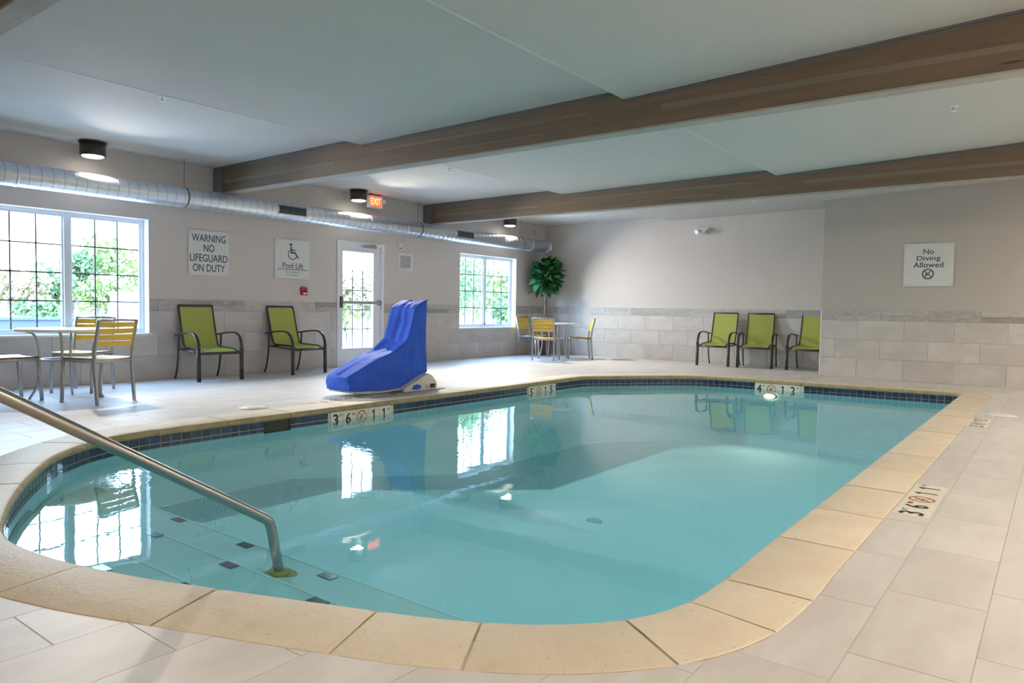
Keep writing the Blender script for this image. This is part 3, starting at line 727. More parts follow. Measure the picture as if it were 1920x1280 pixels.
# skimmer mouth
sk = MB().box((XL - 0.030, 3.84, -0.16), (XL - 0.016, 3.85, -0.055)).box((XL - 0.030, 4.11, -0.16), (XL - 0.016, 4.12, -0.055)).box((XL - 0.030, 3.84, -0.165), (XL - 0.016, 4.12, -0.16))
obj('skimmer_throat', sk.box((XL - 0.03, 3.85, -0.16), (XL - 0.0245, 4.11, -0.055)), 'skimmer', pool)

# underwater light
pl = thing('pool_light', 'round underwater light glowing in the far pool wall', 'pool light', (6.10, 10.865, -0.236))
ringm = MB()
for j in range(24):
    a, b = 2 * PI * j / 24, 2 * PI * (j + 1) / 24
    for (r0_, r1_, d0, d1) in ((0.085, 0.11, -0.035, -0.02), (0.11, 0.115, -0.02, 0.0)):
        ringm.add([(r0_ * math.cos(a), d0, r0_ * math.sin(a)), (r1_ * math.cos(a), d1, r1_ * math.sin(a)), (r1_ * math.cos(b), d1, r1_ * math.sin(b)), (r0_ * math.cos(b), d0, r0_ * math.sin(b))], [(0, 1, 2, 3)], True)
obj('trim_ring', ringm, 'steel', pl)
lens = MB(); lens.add([(0, -0.05, 0)] + [(0.086 * math.cos(2 * PI * j / 24), -0.034, 0.086 * math.sin(2 * PI * j / 24)) for j in range(24)], [(0, 1 + j, 1 + (j + 1) % 24) for j in range(24)], True)
obj('lens', lens, 'poollight', pl); pl.scale = (1, 1, 0.45)
ld = bpy.data.lights.new('pool_light_bulb', 'AREA'); ld.shape = 'DISK'; ld.size = 0.16; ld.energy = 9; ld.color = (1.0, 0.82, 0.58)
lo = bpy.data.objects.new('pool_light_bulb', ld); lo.location = (6.10, 10.79, -0.26); lo.rotation_euler = (-PI / 2 - 0.05, 0, 0); C.objects.link(lo)

# depth markers
def marker(label, c0, right, up, glyphs, tw=0.161, on_wall=False):
    """glyphs: list of (big, small) ; '0' = no diving ring; row of square tiles starting at c0 (lower left corner)"""
    r = Vector(right); u = Vector(up); nrm_ = r.cross(u)
    n = len(glyphs)
    t = thing('depth_marker', label, 'depth marker', Vector(c0) + r * tw * n / 2 + u * tw / 2, 0)
    Mb = frame_matrix((0, 0, 0), right, up)
    for k, (big, small) in enumerate(glyphs):
        cx = (k - (n - 1) / 2) * tw; g = 0.0015; h = tw / 2 - g; mb = MB()
        vs = [(cx + a * h, b * h, c_) for c_ in (-0.004, 0.0015) for a, b in ((-1, -1), (1, -1), (1, 1), (-1, 1))]
        mb.add([Mb @ Vector(v) for v in vs], [(0, 3, 2, 1), (4, 5, 6, 7), (0, 1, 5, 4), (1, 2, 6, 5), (2, 3, 7, 6), (3, 0, 4, 7)])
        tl = obj('marker_tile', mb, 'marker', t)
        ink = MB(); L = 0.0022
        if big == '0':
            ink_m = MB(); Mr = Mb.copy()
            Mr2 = Mb @ Matrix.Translation((0, 0, 0.001)); add_no_diving(ink_m, cx, 0, tw * 0.40, Mr2); obj('no_diving_symbol', ink_m, 'inkred', tl)
            continue
        sm = bool(small); w = 0.036 if big == '1' else 0.062
        bx = cx - (0.018 if sm else 0)
        if big == '1':
            add_stroke(ink, [(bx + 0.004, 0.050), (bx + 0.004, -0.050)], 0.017, Mb, L); add_stroke(ink, [(bx - 0.020, 0.028), (bx + 0.002, 0.048)], 0.014, Mb, L + 0.0002)
        else: add_text(ink, big, bx, 0, w, 0.108, Mb, 0.0032, L)
        if sm: add_text(ink, small, cx + 0.05, 0.038, 0.034 if len(small) > 1 else 0.022, 0.026, Mb, 0.0008, L)
        obj('lettering', ink, 'ink', tl)
    return t
G36 = [('3', 'FT'), ('6', 'IN'), ('0', ''), ('1', ''), ('1', 'M')]
G5 = [('5', 'FT'), ('0', ''), ('1', ''), ('5', 'M')]
G4 = [('4', 'FT'), ('0', ''), ('1', ''), ('2', 'M')]
XF = XL - 0.0165
marker('3 FT 6 IN depth marker on the waterline below the blue lift', (XF, 4.585, -0.211), (0, 1, 0), (0, 0, 1), G36)
marker('5 FT depth marker on the waterline of the window side', (XF, 7.93, -0.211), (0, 1, 0), (0, 0, 1), G5)
i5 = nearest(6.19, 10.87); pc, nc = LOOP[i5], NRM[i5]
tgt = Vector((nc.y, -nc.x, 0)); tgt = tgt if tgt.x > 0 else -tgt
ccc = Vector((pc.x + nc.x * 0.0165, pc.y + nc.y * 0.0165, -0.211)) - tgt * 0.161 * 2
marker('4 FT depth marker on the far end waterline beside the pool light', ccc, tgt, (0, 0, 1), G4)
marker('3 FT 6 IN depth marker set in the right hand deck', (9.025, 4.03, 0.002), (0, 1, 0), (-1, 0, 0), G36)
marker('small distant depth marker set in the right hand deck', (9.015, 7.68, 0.002), (0, 1, 0), (-1, 0, 0), G5)
marker('depth marker set in the deck in front of the blue lift', (3.295, 5.38, 0.002), (0, -1, 0), (1, 0, 0), G36)
marker('depth marker set in the deck at the far end of the pool', (6.51, 11.42, 0.002), (-1, 0, 0), (0, -1, 0), G4)

# skimmer lids
for (x, y, lab) in ((3.27, 4.06, 'round white skimmer lid in the deck left of the blue lift'), (9.07, 8.78, 'round cream skimmer lid in the far right deck')):
    t = thing('skimmer_lid', lab, 'lid', (x, y, 0))
    obj('rim', MB().lathe([(0.135, 0.0), (0.135, 0.006), (0.12, 0.010), (0.112, 0.008)], n=32), 'offwhite', t)
    obj('cover', MB().lathe([(0.111, 0.001), (0.111, 0.009), (0.05, 0.012), (0.012, 0.0125)], n=32), 'lid', t)

# handrail
hr = thing('handrail', 'brushed steel handrail rising from the pool steps', 'handrail', (0, 0, 0))
path = smooth_path([(6.5, 2.10, -0.31), (6.498, 2.075, -0.18), (6.496, 2.055, -0.075), (6.495, 2.035, -0.035), (6.494, 1.985, 0.0), (6.494, 1.90, 0.055)], 5)[:-1] + [Vector((6.494, 1.90, 0.055)), Vector((6.498, 1.40, 0.375)), Vector((6.502, 0.94, 0.668))]
path += smooth_path([(6.502, 0.94, 0.668), (6.502, 0.66, 0.82), (6.502, 0.52, 0.85), (6.502, 0.42, 0.80), (6.502, 0.39, 0.68), (6.502, 0.39, 0.0)], 5)[1:]
obj('rail', MB().tube(path, 0.0245, 18), 'steel', hr)
obj('deck_flange', MB().lathe([(0.055, 0), (0.055, 0.006), (0.045, 0.018), (0.027, 0.022)], (6.502, 0.39, 0)), 'steel', hr)
obj('step_flange', MB().lathe([(0.050, 0), (0.048, 0.010), (0.026, 0.016)], (6.5, 2.10, -0.311)), 'rust', hr)
mb = MB(); nn = 26; vs = [(6.5, 2.10, -0.3085)] + [(6.5 + (0.085 + 0.018 * math.sin(3 * a) + 0.01 * math.sin(5 * a + 1)) * math.cos(a), 2.10 + (0.08 + 0.015 * math.cos(2 * a)) * math.sin(a), -0.3085) for a in [2 * PI * j / nn for j in range(nn)]]
mb.add(vs, [(0, 1 + j, 1 + (j + 1) % nn) for j in range(nn)]); obj('rust_stain', mb, 'rust', hr)
# ------------------------------------------------------------------ duct
DX, DZ, DR = 0.30, 2.395, 0.132
du = thing('spiral_duct', 'long galvanised spiral air duct along the window wall', 'duct', (DX, 0, DZ))
obj('pipe', MB().tube([(0, -1.95, 0), (0, 13.30, 0)], DR, 32), 'duct', du)
obj('end_cap', MB().tube([(0, 13.30, 0), (0, 13.40, 0), (0, 13.425, 0)], [DR + 0.004, DR + 0.004, DR - 0.02], 32), 'duct', du)
def ring_y(mb, y, r0, w, n=28):
    rr = [(DR, y - w), (r0, y - w / 2), (r0, y + w / 2), (DR, y + w)]
    vs = [(r * math.cos(2 * PI * j / n), yy, r * math.sin(2 * PI * j / n)) for r, yy in rr for j in range(n)]
    mb.add(vs, [(i * n + j, i * n + (j + 1) % n, (i + 1) * n + (j + 1) % n, (i + 1) * n + j) for i in range(3) for j in range(n)], True)
seam = MB(); y = -1.8
while y < 13.2: ring_y(seam, y, DR + 0.0022, 0.0028); y += 0.118
tag(obj('spiral_seams', seam, 'ductseam', du), kind='stuff')
for y in (1.6, 3.05, 5.0, 6.15, 8.95, 9.9, 12.7):
    b_ = MB(); ring_y(b_, y, DR + 0.006, 0.012); obj('joint_band', b_, 'duct', du)
for y in (2.6, 4.98, 9.30, 12.35):
    obj('hanger_rod', MB().tube([(0, y, DR), (0, y, 2.895 - DZ)], 0.004, 6), 'darkpaint', du)
    obj('hanger_band', (lambda m_: (ring_y(m_, y, DR + 0.004, 0.016), m_)[1])(MB()), 'darkpaint', du)
for yc in (2.35, 6.57, 10.46):
    ang = math.radians(2); g = MB(); L2, H2 = 0.235, 0.045
    def gp(a, y_, r): return (r * math.cos(a), y_, r * math.sin(a))
    a0, a1 = ang - 0.42, ang + 0.42
    fr = MB()
    for aa, ab, ya, yb in ((a0 - 0.1, a0, yc - L2 - .02, yc + L2 + .02), (a1, a1 + 0.1, yc - L2 - .02, yc + L2 + .02), (a0, a1, yc - L2 - .02, yc - L2), (a0, a1, yc + L2, yc + L2 + .02)):
        fr.add([gp(aa, ya, DR + .008), gp(ab, ya, DR + .008), gp(ab, yb, DR + .008), gp(aa, yb, DR + .008), gp(aa, ya, DR - .002), gp(ab, ya, DR - .002), gp(ab, yb, DR - .002), gp(aa, yb, DR - .002)], [(0, 1, 2, 3), (0, 4, 5, 1), (1, 5, 6, 2), (2, 6, 7, 3), (3, 7, 4, 0)])
    gr = obj('grille', fr, 'alu', du)
    obj('grille_back', MB().add([gp(a0, yc - L2, DR + .003), gp(0, yc - L2, DR + .004), gp(a1, yc - L2, DR + .003), gp(a0, yc + L2, DR + .003), gp(0, yc + L2, DR + .004), gp(a1, yc + L2, DR + .003)], [(0, 1, 4, 3), (1, 2, 5, 4)]), 'grille', gr)
    bl = MB()
    for k in range(13):
        yy = yc - L2 + (k + 0.5) * 2 * L2 / 13
        bl.add([gp(a0, yy - .002, DR + .007), gp(a1, yy - .002, DR + .007), gp(a1, yy + .002, DR + .007), gp(a0, yy + .002, DR + .007), gp(0, yy - .002, DR + .008), gp(0, yy + .002, DR + .008)], [(0, 4, 5, 3), (4, 1, 2, 5)])
    obj('grille_bars', bl, 'darkpaint', gr)

# ------------------------------------------------------------------ ceiling lamps
def lamp(x, y, z, power, col, label, grp=None):
    t = thing('ceiling_light', label, 'light', (x, y, z - 0.003), 0, grp)
    obj('canopy', MB().lathe([(0.15, -0.012), (0.15, 0.0)], n=28), 'bronze', t)
    obj('housing', MB().lathe([(0.118, -0.165), (0.135, -0.165), (0.138, -0.155), (0.138, -0.012), (0.12, -0.012)], n=32), 'bronze', t)
    obj('lens', MB().lathe([(0.116, -0.164), (0.116, -0.168), (0.10, -0.178), (0.02, -0.184)], n=28), 'lens', t)
    l = bpy.data.lights.new('lamp_bulb', 'AREA'); l.shape = 'DISK'; l.size = 0.11; l.energy = power; l.color = col
    o = bpy.data.objects.new('lamp_bulb', l); o.location = (x + (0.05 if x < 1 else 0), y, z - 0.22); C.objects.link(o)
    if x < 1: o.rotation_euler = (0, -math.radians(52), 0); l.spread = math.radians(118)   # the wall side floods are aimed into the room
ll = ['lit ceiling light above the large window at the left', 'lit ceiling light beside the red exit sign', 'lit ceiling light nearest the far corner']
for k, (x, y, z, pw, col) in enumerate(LAMPS):
    if k < 3: lamp(x, y, zc(x), pw, col, ll[k])
    else: lamp(x, y, zc(x), pw, col, 'lit ceiling light out of frame, ' + ['right wall near', 'right wall middle', 'right wall far', 'behind the viewer centre', 'behind the viewer left', 'behind the viewer right'][k - 3], 'ceiling lights out of frame')

# exit sign
ex = thing('exit_sign', 'red lit EXIT sign hanging from the ceiling above the glass door', 'sign', (0.20, 8.37, 2.775), 0)
obj('housing', MB().bevbox((-0.035, -0.16, -0.105), (0.02, 0.16, 0.10), 0.006), 'white', ex)
obj('lit_panel', MB().box((0.02, -0.13, -0.075), (0.024, 0.13, 0.08)), 'exitface', ex)
mb = MB(); add_text(mb, 'EXIT', 0, 0, 0.21, 0.105, frame_matrix((0.0245, 0, 0.003), (0, 1, 0), (0, 0, 1)), 0.003); obj('lettering', mb, 'exitword', ex)
obj('canopy', MB().bevbox((-0.05, -0.10, 0.10), (0.04, 0.10, 0.123), 0.004), 'darkpaint', ex)
for s in (-1, 1):
    h = obj('lamp_head', MB().lathe([(0.02, -0.03), (0.045, 0.0), (0.045, 0.035), (0.03, 0.04)], (0.0, s * 0.20, 0.02)), 'offwhite', ex)

# ------------------------------------------------------------------ signs on the walls
def plate(mb, M_, w, h, t=0.006):
    vs = [(a * w / 2, b * h / 2, c_) for c_ in (0.0, t) for a, b in ((-1, -1), (1, -1), (1, 1), (-1, 1))]
    mb.add([M_ @ Vector(v) for v in vs], [(0, 3, 2, 1), (4, 5, 6, 7), (0, 1, 5, 4), (1, 2, 6, 5), (2, 3, 7, 6), (3, 0, 4, 7)])
def sign(label, c_, right, w, h, z_off=0.0):
    t = thing('wall_sign', label, 'sign', c_)
    M_ = frame_matrix((0, 0, 0), right, (0, 0, 1)); Mp = M_ @ Matrix.Translation((0, 0, 0.008))
    mb = MB(); plate(mb, Mp, w, h); obj('panel', mb, 'sign', t)
    bt = MB()
    for a in (-1, 1):
        for b in (-1, 1):
            p = Mp @ Vector((a * (w / 2 - 0.035), b * (h / 2 - 0.035), -0.008)); q = Mp @ Vector((a * (w / 2 - 0.035), b * (h / 2 - 0.035), 0.009))
            obj('standoff_bolt', MB().tube([p, q], 0.009, 10), 'alu', t)
    return t, Mp @ Matrix.Translation((0, 0, 0.006))
t, F = sign('white sign reading WARNING NO LIFEGUARD ON DUTY', (0, 5.488, 1.715), (0, 1, 0), 0.60, 0.615)
mb = MB()
for body, yy, w in (('WARNING', 0.205, 0.50), ('NO', 0.068, 0.155), ('LIFEGUARD', -0.070, 0.555), ('ON DUTY', -0.207, 0.475)):
    add_text(mb, body, 0, yy, w, 0.102, F, 0.0012)
obj('lettering', mb, 'slate', t)
t, F = sign('white Pool Lift sign with a wheelchair symbol', (0, 6.862, 1.718), (0, 1, 0), 0.635, 0.60)
mb = MB()
add_ring(mb, -0.030, 0.222, 0, 0.022, F, 18)
add_stroke(mb, [(-0.026, 0.184), (-0.020, 0.096)], 0.030, F, 0.0014)
add_stroke(mb, [(-0.020, 0.142), (0.048, 0.140)], 0.016, F, 0.0018)
add_stroke(mb, [(-0.016, 0.102), (0.046, 0.100), (0.100, 0.026)], 0.024, F, 0.0022)
add_ring(mb, 0.0, 0.074, 0.072, 0.084, F, 26, math.radians(128), math.radians(335), 0.0026)
obj('wheelchair_symbol', mb, 'slate', t)
mb = MB(); add_text(mb, 'Pool Lift', 0.01, -0.098, 0.375, 0.085, F, 0.0008)
add_stroke(mb, [(-0.265, -0.158), (0.265, -0.158)], 0.009, F)
add_text(mb, 'See Front Desk', 0, -0.198, 0.245, 0.024, F); add_text(mb, 'for assistance', 0, -0.242, 0.225, 0.024, F)
obj('lettering', mb, 'slate', t)
t, F = sign('white No Diving Allowed sign on the projecting wall', (7.917, YR, 1.745), (1, 0, 0), 0.645, 0.63)
mb = MB()
for body, yy, w, h in (('No', 0.195, 0.135, 0.075), ('Diving', 0.088, 0.305, 0.088), ('Allowed', 0.0, 0.385, 0.078)): add_text(mb, body, 0, yy, w, h, F, 0.001)
obj('lettering', mb, 'slate', t)
mb = MB(); add_no_diving(mb, 0, -0.135, 0.078, F, 0.16)
add_stroke(mb, [(-0.04, -0.195), (0.0, -0.205), (0.04, -0.195)], 0.016, F, 0.0022); obj('no_diving_symbol', mb, 'slate', t)

# fire alarm
t = thing('fire_alarm', 'small red fire alarm box beneath the Pool Lift sign', 'fire alarm', (0, 7.067, 1.232))
obj('body', MB().bevbox((0.0, -0.052, -0.062), (0.05, 0.052, 0.062), 0.006), 'red', t)
obj('lever', MB().bevbox((0.05, -0.03, -0.012), (0.062, 0.03, 0.012), 0.003), 'black', t)
obj('label_plate', MB().box((0.05, -0.03, -0.045), (0.0525, 0.03, -0.026)), 'white', t)
# louvre vent
t = thing('wall_vent', 'white louvred vent on the wall right of the glass door', 'vent', (0, 9.283, 1.826))
f_ = MB()
for a, b in (((-0.165, -0.148), (0.165, -0.122)), ((-0.165, 0.122), (0.165, 0.148)), ((-0.165, -0.122), (-0.138, 0.122)), ((0.138, -0.122), (0.165, 0.122))): f_.box((0, a[0], a[1]), (0.014, b[0], b[1]))
obj('frame', f_, 'white', t); obj('backing', MB().box((0, -0.138, -0.122), (0.002, 0.138, 0.122)), 'darkpaint', t)
for k in range(9):
    z = -0.108 + k * 0.027; obj('louvre', MB().add([(0.002, -0.137, z + 0.010), (0.002, 0.137, z + 0.010), (0.013, 0.137, z - 0.006), (0.013, -0.137, z - 0.006), (0.002, -0.137, z + 0.007), (0.002, 0.137, z + 0.007), (0.013, 0.137, z - 0.009), (0.013, -0.137, z - 0.009)], [(0, 1, 2, 3), (4, 7, 6, 5), (3, 2, 6, 7), (0, 4, 5, 1)]), 'white', t)
t = thing('door_sensor', 'small white sensor box above the louvred vent', 'sensor', (0, 9.135, 2.09))
obj('body', MB().bevbox((0, -0.037, -0.062), (0.032, 0.037, 0.062), 0.006), 'white', t); obj('lens', MB().box((0.032, -0.02, -0.045), (0.034, 0.02, -0.02)), 'darkpaint', t)
# emergency light
t = thing('emergency_light', 'white twin headed emergency light high on the end wall', 'emergency light', (3.82, RY1, 2.61))
obj('body', MB().bevbox((-0.10, -0.055, -0.035), (0.10, 0.0, 0.045), 0.01), 'white', t)
for s in (-1, 1):
    h = obj('lamp_head', MB().tube([(s * 0.09, -0.05, -0.01), (s * 0.115, -0.11, -0.035)], [0.035, 0.052], 16), 'white', t)
    obj('lamp_glass', MB().tube([(s * 0.115, -0.11, -0.035), (s * 0.1165, -0.114, -0.0365)], 0.046, 16), 'alu', h)
# speaker-like corner device
t = thing('corner_sensor', 'tiny grey sensor near the ceiling in the far left corner', 'sensor', (0.0, 13.35, 2.73))
obj('body', MB().bevbox((0, -0.04, -0.05), (0.04, 0.04, 0.05), 0.008), 'paint', t); obj('lens', MB().lathe([(0.012, -0.01), (0.012, 0.006)], (0.04, 0, 0)), 'darkpaint', t)
# sprinklers
for (x, y, lab) in ((2.78, 3.43, 'white ceiling sprinkler nearest the large window'), (8.66, 7.68, 'white ceiling sprinkler right of the middle bay'), (2.70, 7.47, 'white ceiling sprinkler over the lift side of the middle bay'), (8.6, 12.0, 'white ceiling sprinkler near the projecting wall'), (5.36, 12.11, 'white ceiling sprinkler above the lime chairs')):
    t = thing('sprinkler', lab, 'sprinkler', (x, y, zc(x) - 0.002))
    obj('escutcheon', MB().lathe([(0.034, -0.008), (0.042, 0.0)], n=18), 'white', t)
    obj('head', MB().lathe([(0.022, -0.045), (0.022, -0.042), (0.006, -0.040), (0.009, -0.008)], n=14), 'white', t)

# ------------------------------------------------------------------ lime sling chairs (front faces +x)
def green_chair(label, grp):
    t = thing('patio_chair', label, 'chair', (0, 0, 0), 0, grp)
    for s in (-1, 1):
        y = s * 0.295
        obj('leg', MB().tube([(0.335, y, 0.004), (0.333, y, 0.20), (0.330, y, 0.43)], 0.02, flat=(0.028, 0.05), side=(0, 1, 0) if False else (1, 0, 0)), 'bronze', t)
        obj('leg', MB().tube(smooth_path([(-0.215, y, 0.595), (-0.225, y, 0.45), (-0.240, y, 0.28), (-0.275, y, 0.12), (-0.325, y, 0.004)], 4), 0.013, 10), 'bronze', t)
        arm = smooth_path([(0.330, y, 0.43), (0.322, y, 0.485), (0.285, y, 0.56), (0.215, y, 0.612), (0.12, y, 0.628), (-0.05, y, 0.620), (-0.215, y, 0.598), (-0.30, y, 0.59)], 5)
        obj('armrest', MB().tube(arm, 0.015, flat=(0.042, 0.02), side=(0, 1, 0)), 'bronze', t)
    yr = 0.235
    railp = smooth_path([(-0.355, 0, 0.985), (-0.305, 0, 0.80), (-0.255, 0, 0.62), (-0.215, 0, 0.50), (-0.190, 0, 0.445), (-0.14, 0, 0.425), (0.02, 0, 0.418), (0.18, 0, 0.412), (0.285, 0, 0.400), (0.325, 0, 0.370)], 5)
    fr = MB()
    for s in (-1, 1): fr.tube([(p.x, s * yr, p.z) for p in railp], 0.013, 10)
    fr.tube([(-0.355, -yr, 0.985), (-0.355, yr, 0.985)], 0.013, 10); fr.tube([(0.325, -yr, 0.370), (0.325, yr, 0.370)], 0.013, 10)
    obj('seat_frame', fr, 'bronze', t)
    cr = MB().tube([(0.325, -0.295, 0.362), (0.325, 0.295, 0.362)], 0.016, flat=(0.03, 0.03), side=(1, 0, 0))
    cr.tube([(-0.225, -0.295, 0.40), (-0.225, 0.295, 0.40)], 0.011, 8)
    for s in (-1, 1): cr.tube([(-0.225, s * 0.292, 0.40), (0.325, s * 0.292, 0.372)], 0.011, 8)
    obj('crossbar', cr, 'bronze', t)
    G = []; G2 = []; hp = railp[1:-1]
    for k, p in enumerate(hp):
        sag = 0.018 * math.sin(PI * min(1, max(0, (k - 12) / (len(hp) - 12)))) if k > 12 else 0.004
        G.append([(p.x + (0.004 if k < 18 else 0), -yr + 2 * yr * j / 8, p.z - sag * math.sin(PI * j / 8)) for j in range(9)])
        G2.append([(x - 0.0035, y_, z - 0.0035) for x, y_, z in G[-1]])
    obj('sling', MB().grid(G).grid(G2), 'sling', t)
    return t
ga = 'lime sling chairs'
c1 = green_chair('lime green sling chair between the large window and the Pool Lift sign', ga)
c1.location = (0.405, 5.245, 0); c1.rotation_euler = (0, 0, math.radians(-3))
c1['label'] = 'lime green sling chair nearer the large window, below the WARNING sign'
dup(c1, (0.375, 6.645, 0), math.radians(2), 'lime green sling chair below the Pool Lift sign, left of the glass door', ga)
dup(c1, (4.385, 13.22, 0), -PI / 2 + 0.03, 'lime green sling chair leftmost of three along the end wall', ga)
dup(c1, (5.09, 13.285, 0), -PI / 2 + 0.18, 'lime green sling chair middle of three along the end wall', ga)
dup(c1, (5.985, 13.38, 0), -PI / 2 + 0.0, 'lime green sling chair rightmost of three, half hidden by the projecting wall', ga)

# ------------------------------------------------------------------ yellow slat chairs (front faces +x)
def yellow_chair(label, grp):
    t = thing('slat_chair', label, 'chair', (0, 0, 0), 0, grp)
    w = 0.215
    for s in (-1, 1):
        y = s * w
        obj('leg', MB().tube(smooth_path([(-0.255, y, 0.003), (-0.235, y, 0.22), (-0.22, y, 0.43), (-0.245, y, 0.62), (-0.295, y, 0.835)], 4), 0.015, flat=(0.022, 0.036), side=(0, 1, 0)), 'alu', t)
        obj('leg', MB().tube([(0.235, y, 0.003), (0.222, y, 0.22), (0.205, y, 0.425)], 0.015, flat=(0.026, 0.032), side=(0, 1, 0)), 'alu', t)
    fr = MB()
    for s in (-1, 1): fr.tube([(-0.22, s * w, 0.418), (0.205, s * w, 0.425)], 0.012, flat=(0.02, 0.03), side=(0, 1, 0))
    fr.tube([(0.205, -w, 0.420), (0.205, w, 0.420)], 0.012, flat=(0.03, 0.02), side=(0, 0, 1)); fr.tube([(-0.22, -w, 0.415), (-0.22, w, 0.415)], 0.012, flat=(0.03, 0.02), side=(0, 0, 1))
    obj('seat_frame', fr, 'alu', t)
    obj('top_rail', MB().tube([(-0.294, -w, 0.828), (-0.305, 0, 0.832), (-0.294, w, 0.828)], 0.011, flat=(0.024, 0.022), side=(0, 0, 1)), 'alu', t)
    for k in range(4):
        z0 = 0.572 + k * 0.0625; mb = MB(); rows = []
        for (dx, z) in ((-0.006, z0), (0.006, z0), (0.006, z0 + 0.052), (-0.006, z0 + 0.052)):
            xx = -0.245 - 0.05 * (z - 0.62) / 0.215
            rows.append([(xx + dx - 0.012 * (1 - (j / 3 - 1) ** 2), (j / 3 - 1) * (w - 0.01), z) for j in range(7)])
        rows.append(rows[0]); mb.grid(rows, False)
        obj('back_slat', mb, 'yellow', t)
    for k in range(6):
        x0 = -0.205 + k * 0.0715; rows = []
        for (xx, dz) in ((x0, 0.0), (x0 + 0.062, 0.0), (x0 + 0.062, 0.012), (x0, 0.012)):
            rows.append([(xx, (j / 3 - 1) * (w + 0.005), 0.440 + dz - 0.010 * (1 - (j / 3 - 1) ** 2)) for j in range(7)])
        rows.append(rows[0]); obj('seat_slat', MB().grid(rows, False), 'yellow', t)
    return t
gy = 'yellow slat chairs'
ya = yellow_chair('yellow slat chair nearest the pool at the near round table', gy)
ya.location = (1.715, 3.29, 0); ya.rotation_euler = (0, 0, math.radians(196))
dup(ya, (0.70, 3.56, 0), math.radians(-50), 'yellow slat chair against the large window behind the near round table', gy)
dup(ya, (1.10, 2.68, 0), math.radians(95), 'yellow slat chair cut by the left edge with only its pale seat showing', gy)
dup(ya, (1.405, 11.80, 0), math.radians(110), 'yellow slat chair with its back to the pool at the far table', gy)
dup(ya, (0.40, 12.74, 0), math.radians(2), 'yellow slat chair beside the far window, left of the potted plant', gy)
dup(ya, (1.62, 12.67, 0), math.radians(219), 'yellow slat chair right of the far round table seen from the side', gy)

def table(label, loc, rz):
    t = thing('round_table', label, 'table', loc, rz, 'small round tables')
    obj('tabletop', MB().lathe([(0.40, 0.700), (0.44, 0.704), (0.452, 0.715), (0.452, 0.724), (0.445, 0.730)], n=48), 'tabletop', t)
    for k in range(4):
        a = PI / 4 + k * PI / 2; P = smooth_path([(0.36 * math.cos(a), 0.36 * math.sin(a), 0.698), (0.285 * math.cos(a), 0.285 * math.sin(a), 0.665), (0.248 * math.cos(a), 0.248 * math.sin(a), 0.56), (0.240 * math.cos(a), 0.240 * math.sin(a), 0.42), (0.245 * math.cos(a), 0.245 * math.sin(a), 0.25), (0.28 * math.cos(a), 0.28 * math.sin(a), 0.10), (0.335 * math.cos(a), 0.335 * math.sin(a), 0.003)], 4)
        obj('leg', MB().tube(P, 0.0125, 10), 'alu', t)
    rp = [(0.228 * math.cos(2 * PI * j / 32), 0.228 * math.sin(2 * PI * j / 32), 0.41) for j in range(33)]
    obj('ring_brace', MB().tube(rp, 0.010, 8, caps=False), 'alu', t)
    return t
table('round pale table beside the large window', (1.28, 3.17, 0), math.radians(-75))
table('round pale table in the far corner by the potted plant', (1.19, 12.36, 0), math.radians(10))

# ------------------------------------------------------------------ potted plant
px, py = 0.42, 13.17
t = thing('potted_plant', 'tall green leafy tree in a brown pot in the far corner', 'plant', (px, py, 0))
pot = obj('pot', MB().lathe([(0.11, 0.0), (0.12, 0.02), (0.15, 0.36), (0.16, 0.365), (0.16, 0.40), (0.145, 0.40), (0.14, 0.35)], n=28), 'pot', t)
obj('soil', MB().lathe([(0.135, 0.34), (0.10, 0.36), (0.02, 0.365)], n=20), 'soil', pot)
tr = MB()
for k in range(3):
    a = k * 2.1; tr.tube(smooth_path([(0.03 * math.cos(a), 0.03 * math.sin(a), 0.36), (0.02 * math.cos(a + 1.5), 0.02 * math.sin(a + 1.5), 0.7), (0.022 * math.cos(a + 3), 0.022 * math.sin(a + 3), 1.1), (0.06 * math.cos(a), 0.06 * math.sin(a), 1.45), (0.14 * math.cos(a), 0.14 * math.sin(a), 1.85)], 4), 0.013, 8)
obj('trunk', tr, 'trunk', t)
def leaf_mesh():
    rows = []; L = 0.20
    for i in range(7):
        u = i / 6; wd = 0.068 * math.sin(PI * min(1, u ** 0.75)) ** 0.8 if 0 < u < 1 else 0.003
        z = -0.05 * u * u; rows.append([(u * L, -wd, z + 0.012), (u * L, 0, z), (u * L, wd, z + 0.012)])
    return MB().grid(rows).mesh('leaf', MAT['leaf'])
lm = leaf_mesh(); rnd = random.Random(3)
n_l = 0
while n_l < 280:
    v = Vector((rnd.gauss(0, 1), rnd.gauss(0, 1), rnd.gauss(0, 1))).normalized(); rr = rnd.uniform(0.35, 1.0)
    p = Vector((v.x * 0.30 * rr, v.y * 0.30 * rr, 1.74 + v.z * 0.40 * rr))
    yaw_ = math.atan2(v.y, v.x) + rnd.uniform(-0.7, 0.7)
    eu = Euler((rnd.uniform(-0.7, 0.7), -math.asin(max(-1, min(1, v.z))) * 0.6 + rnd.uniform(-0.6, 0.65), yaw_))
    s_ = rnd.uniform(0.75, 1.2); tip = p + eu.to_matrix() @ Vector((0.2 * s_, 0, -0.05 * s_))
    if min(px + p.x, px + tip.x) < 0.09 or max(py + p.y, py + tip.y) > 13.64 or max(p.z, tip.z) > 2.22: continue
    o = obj('leaf', lm, None, t, p); o.rotation_euler = eu; o.scale = (s_, s_, s_); n_l += 1

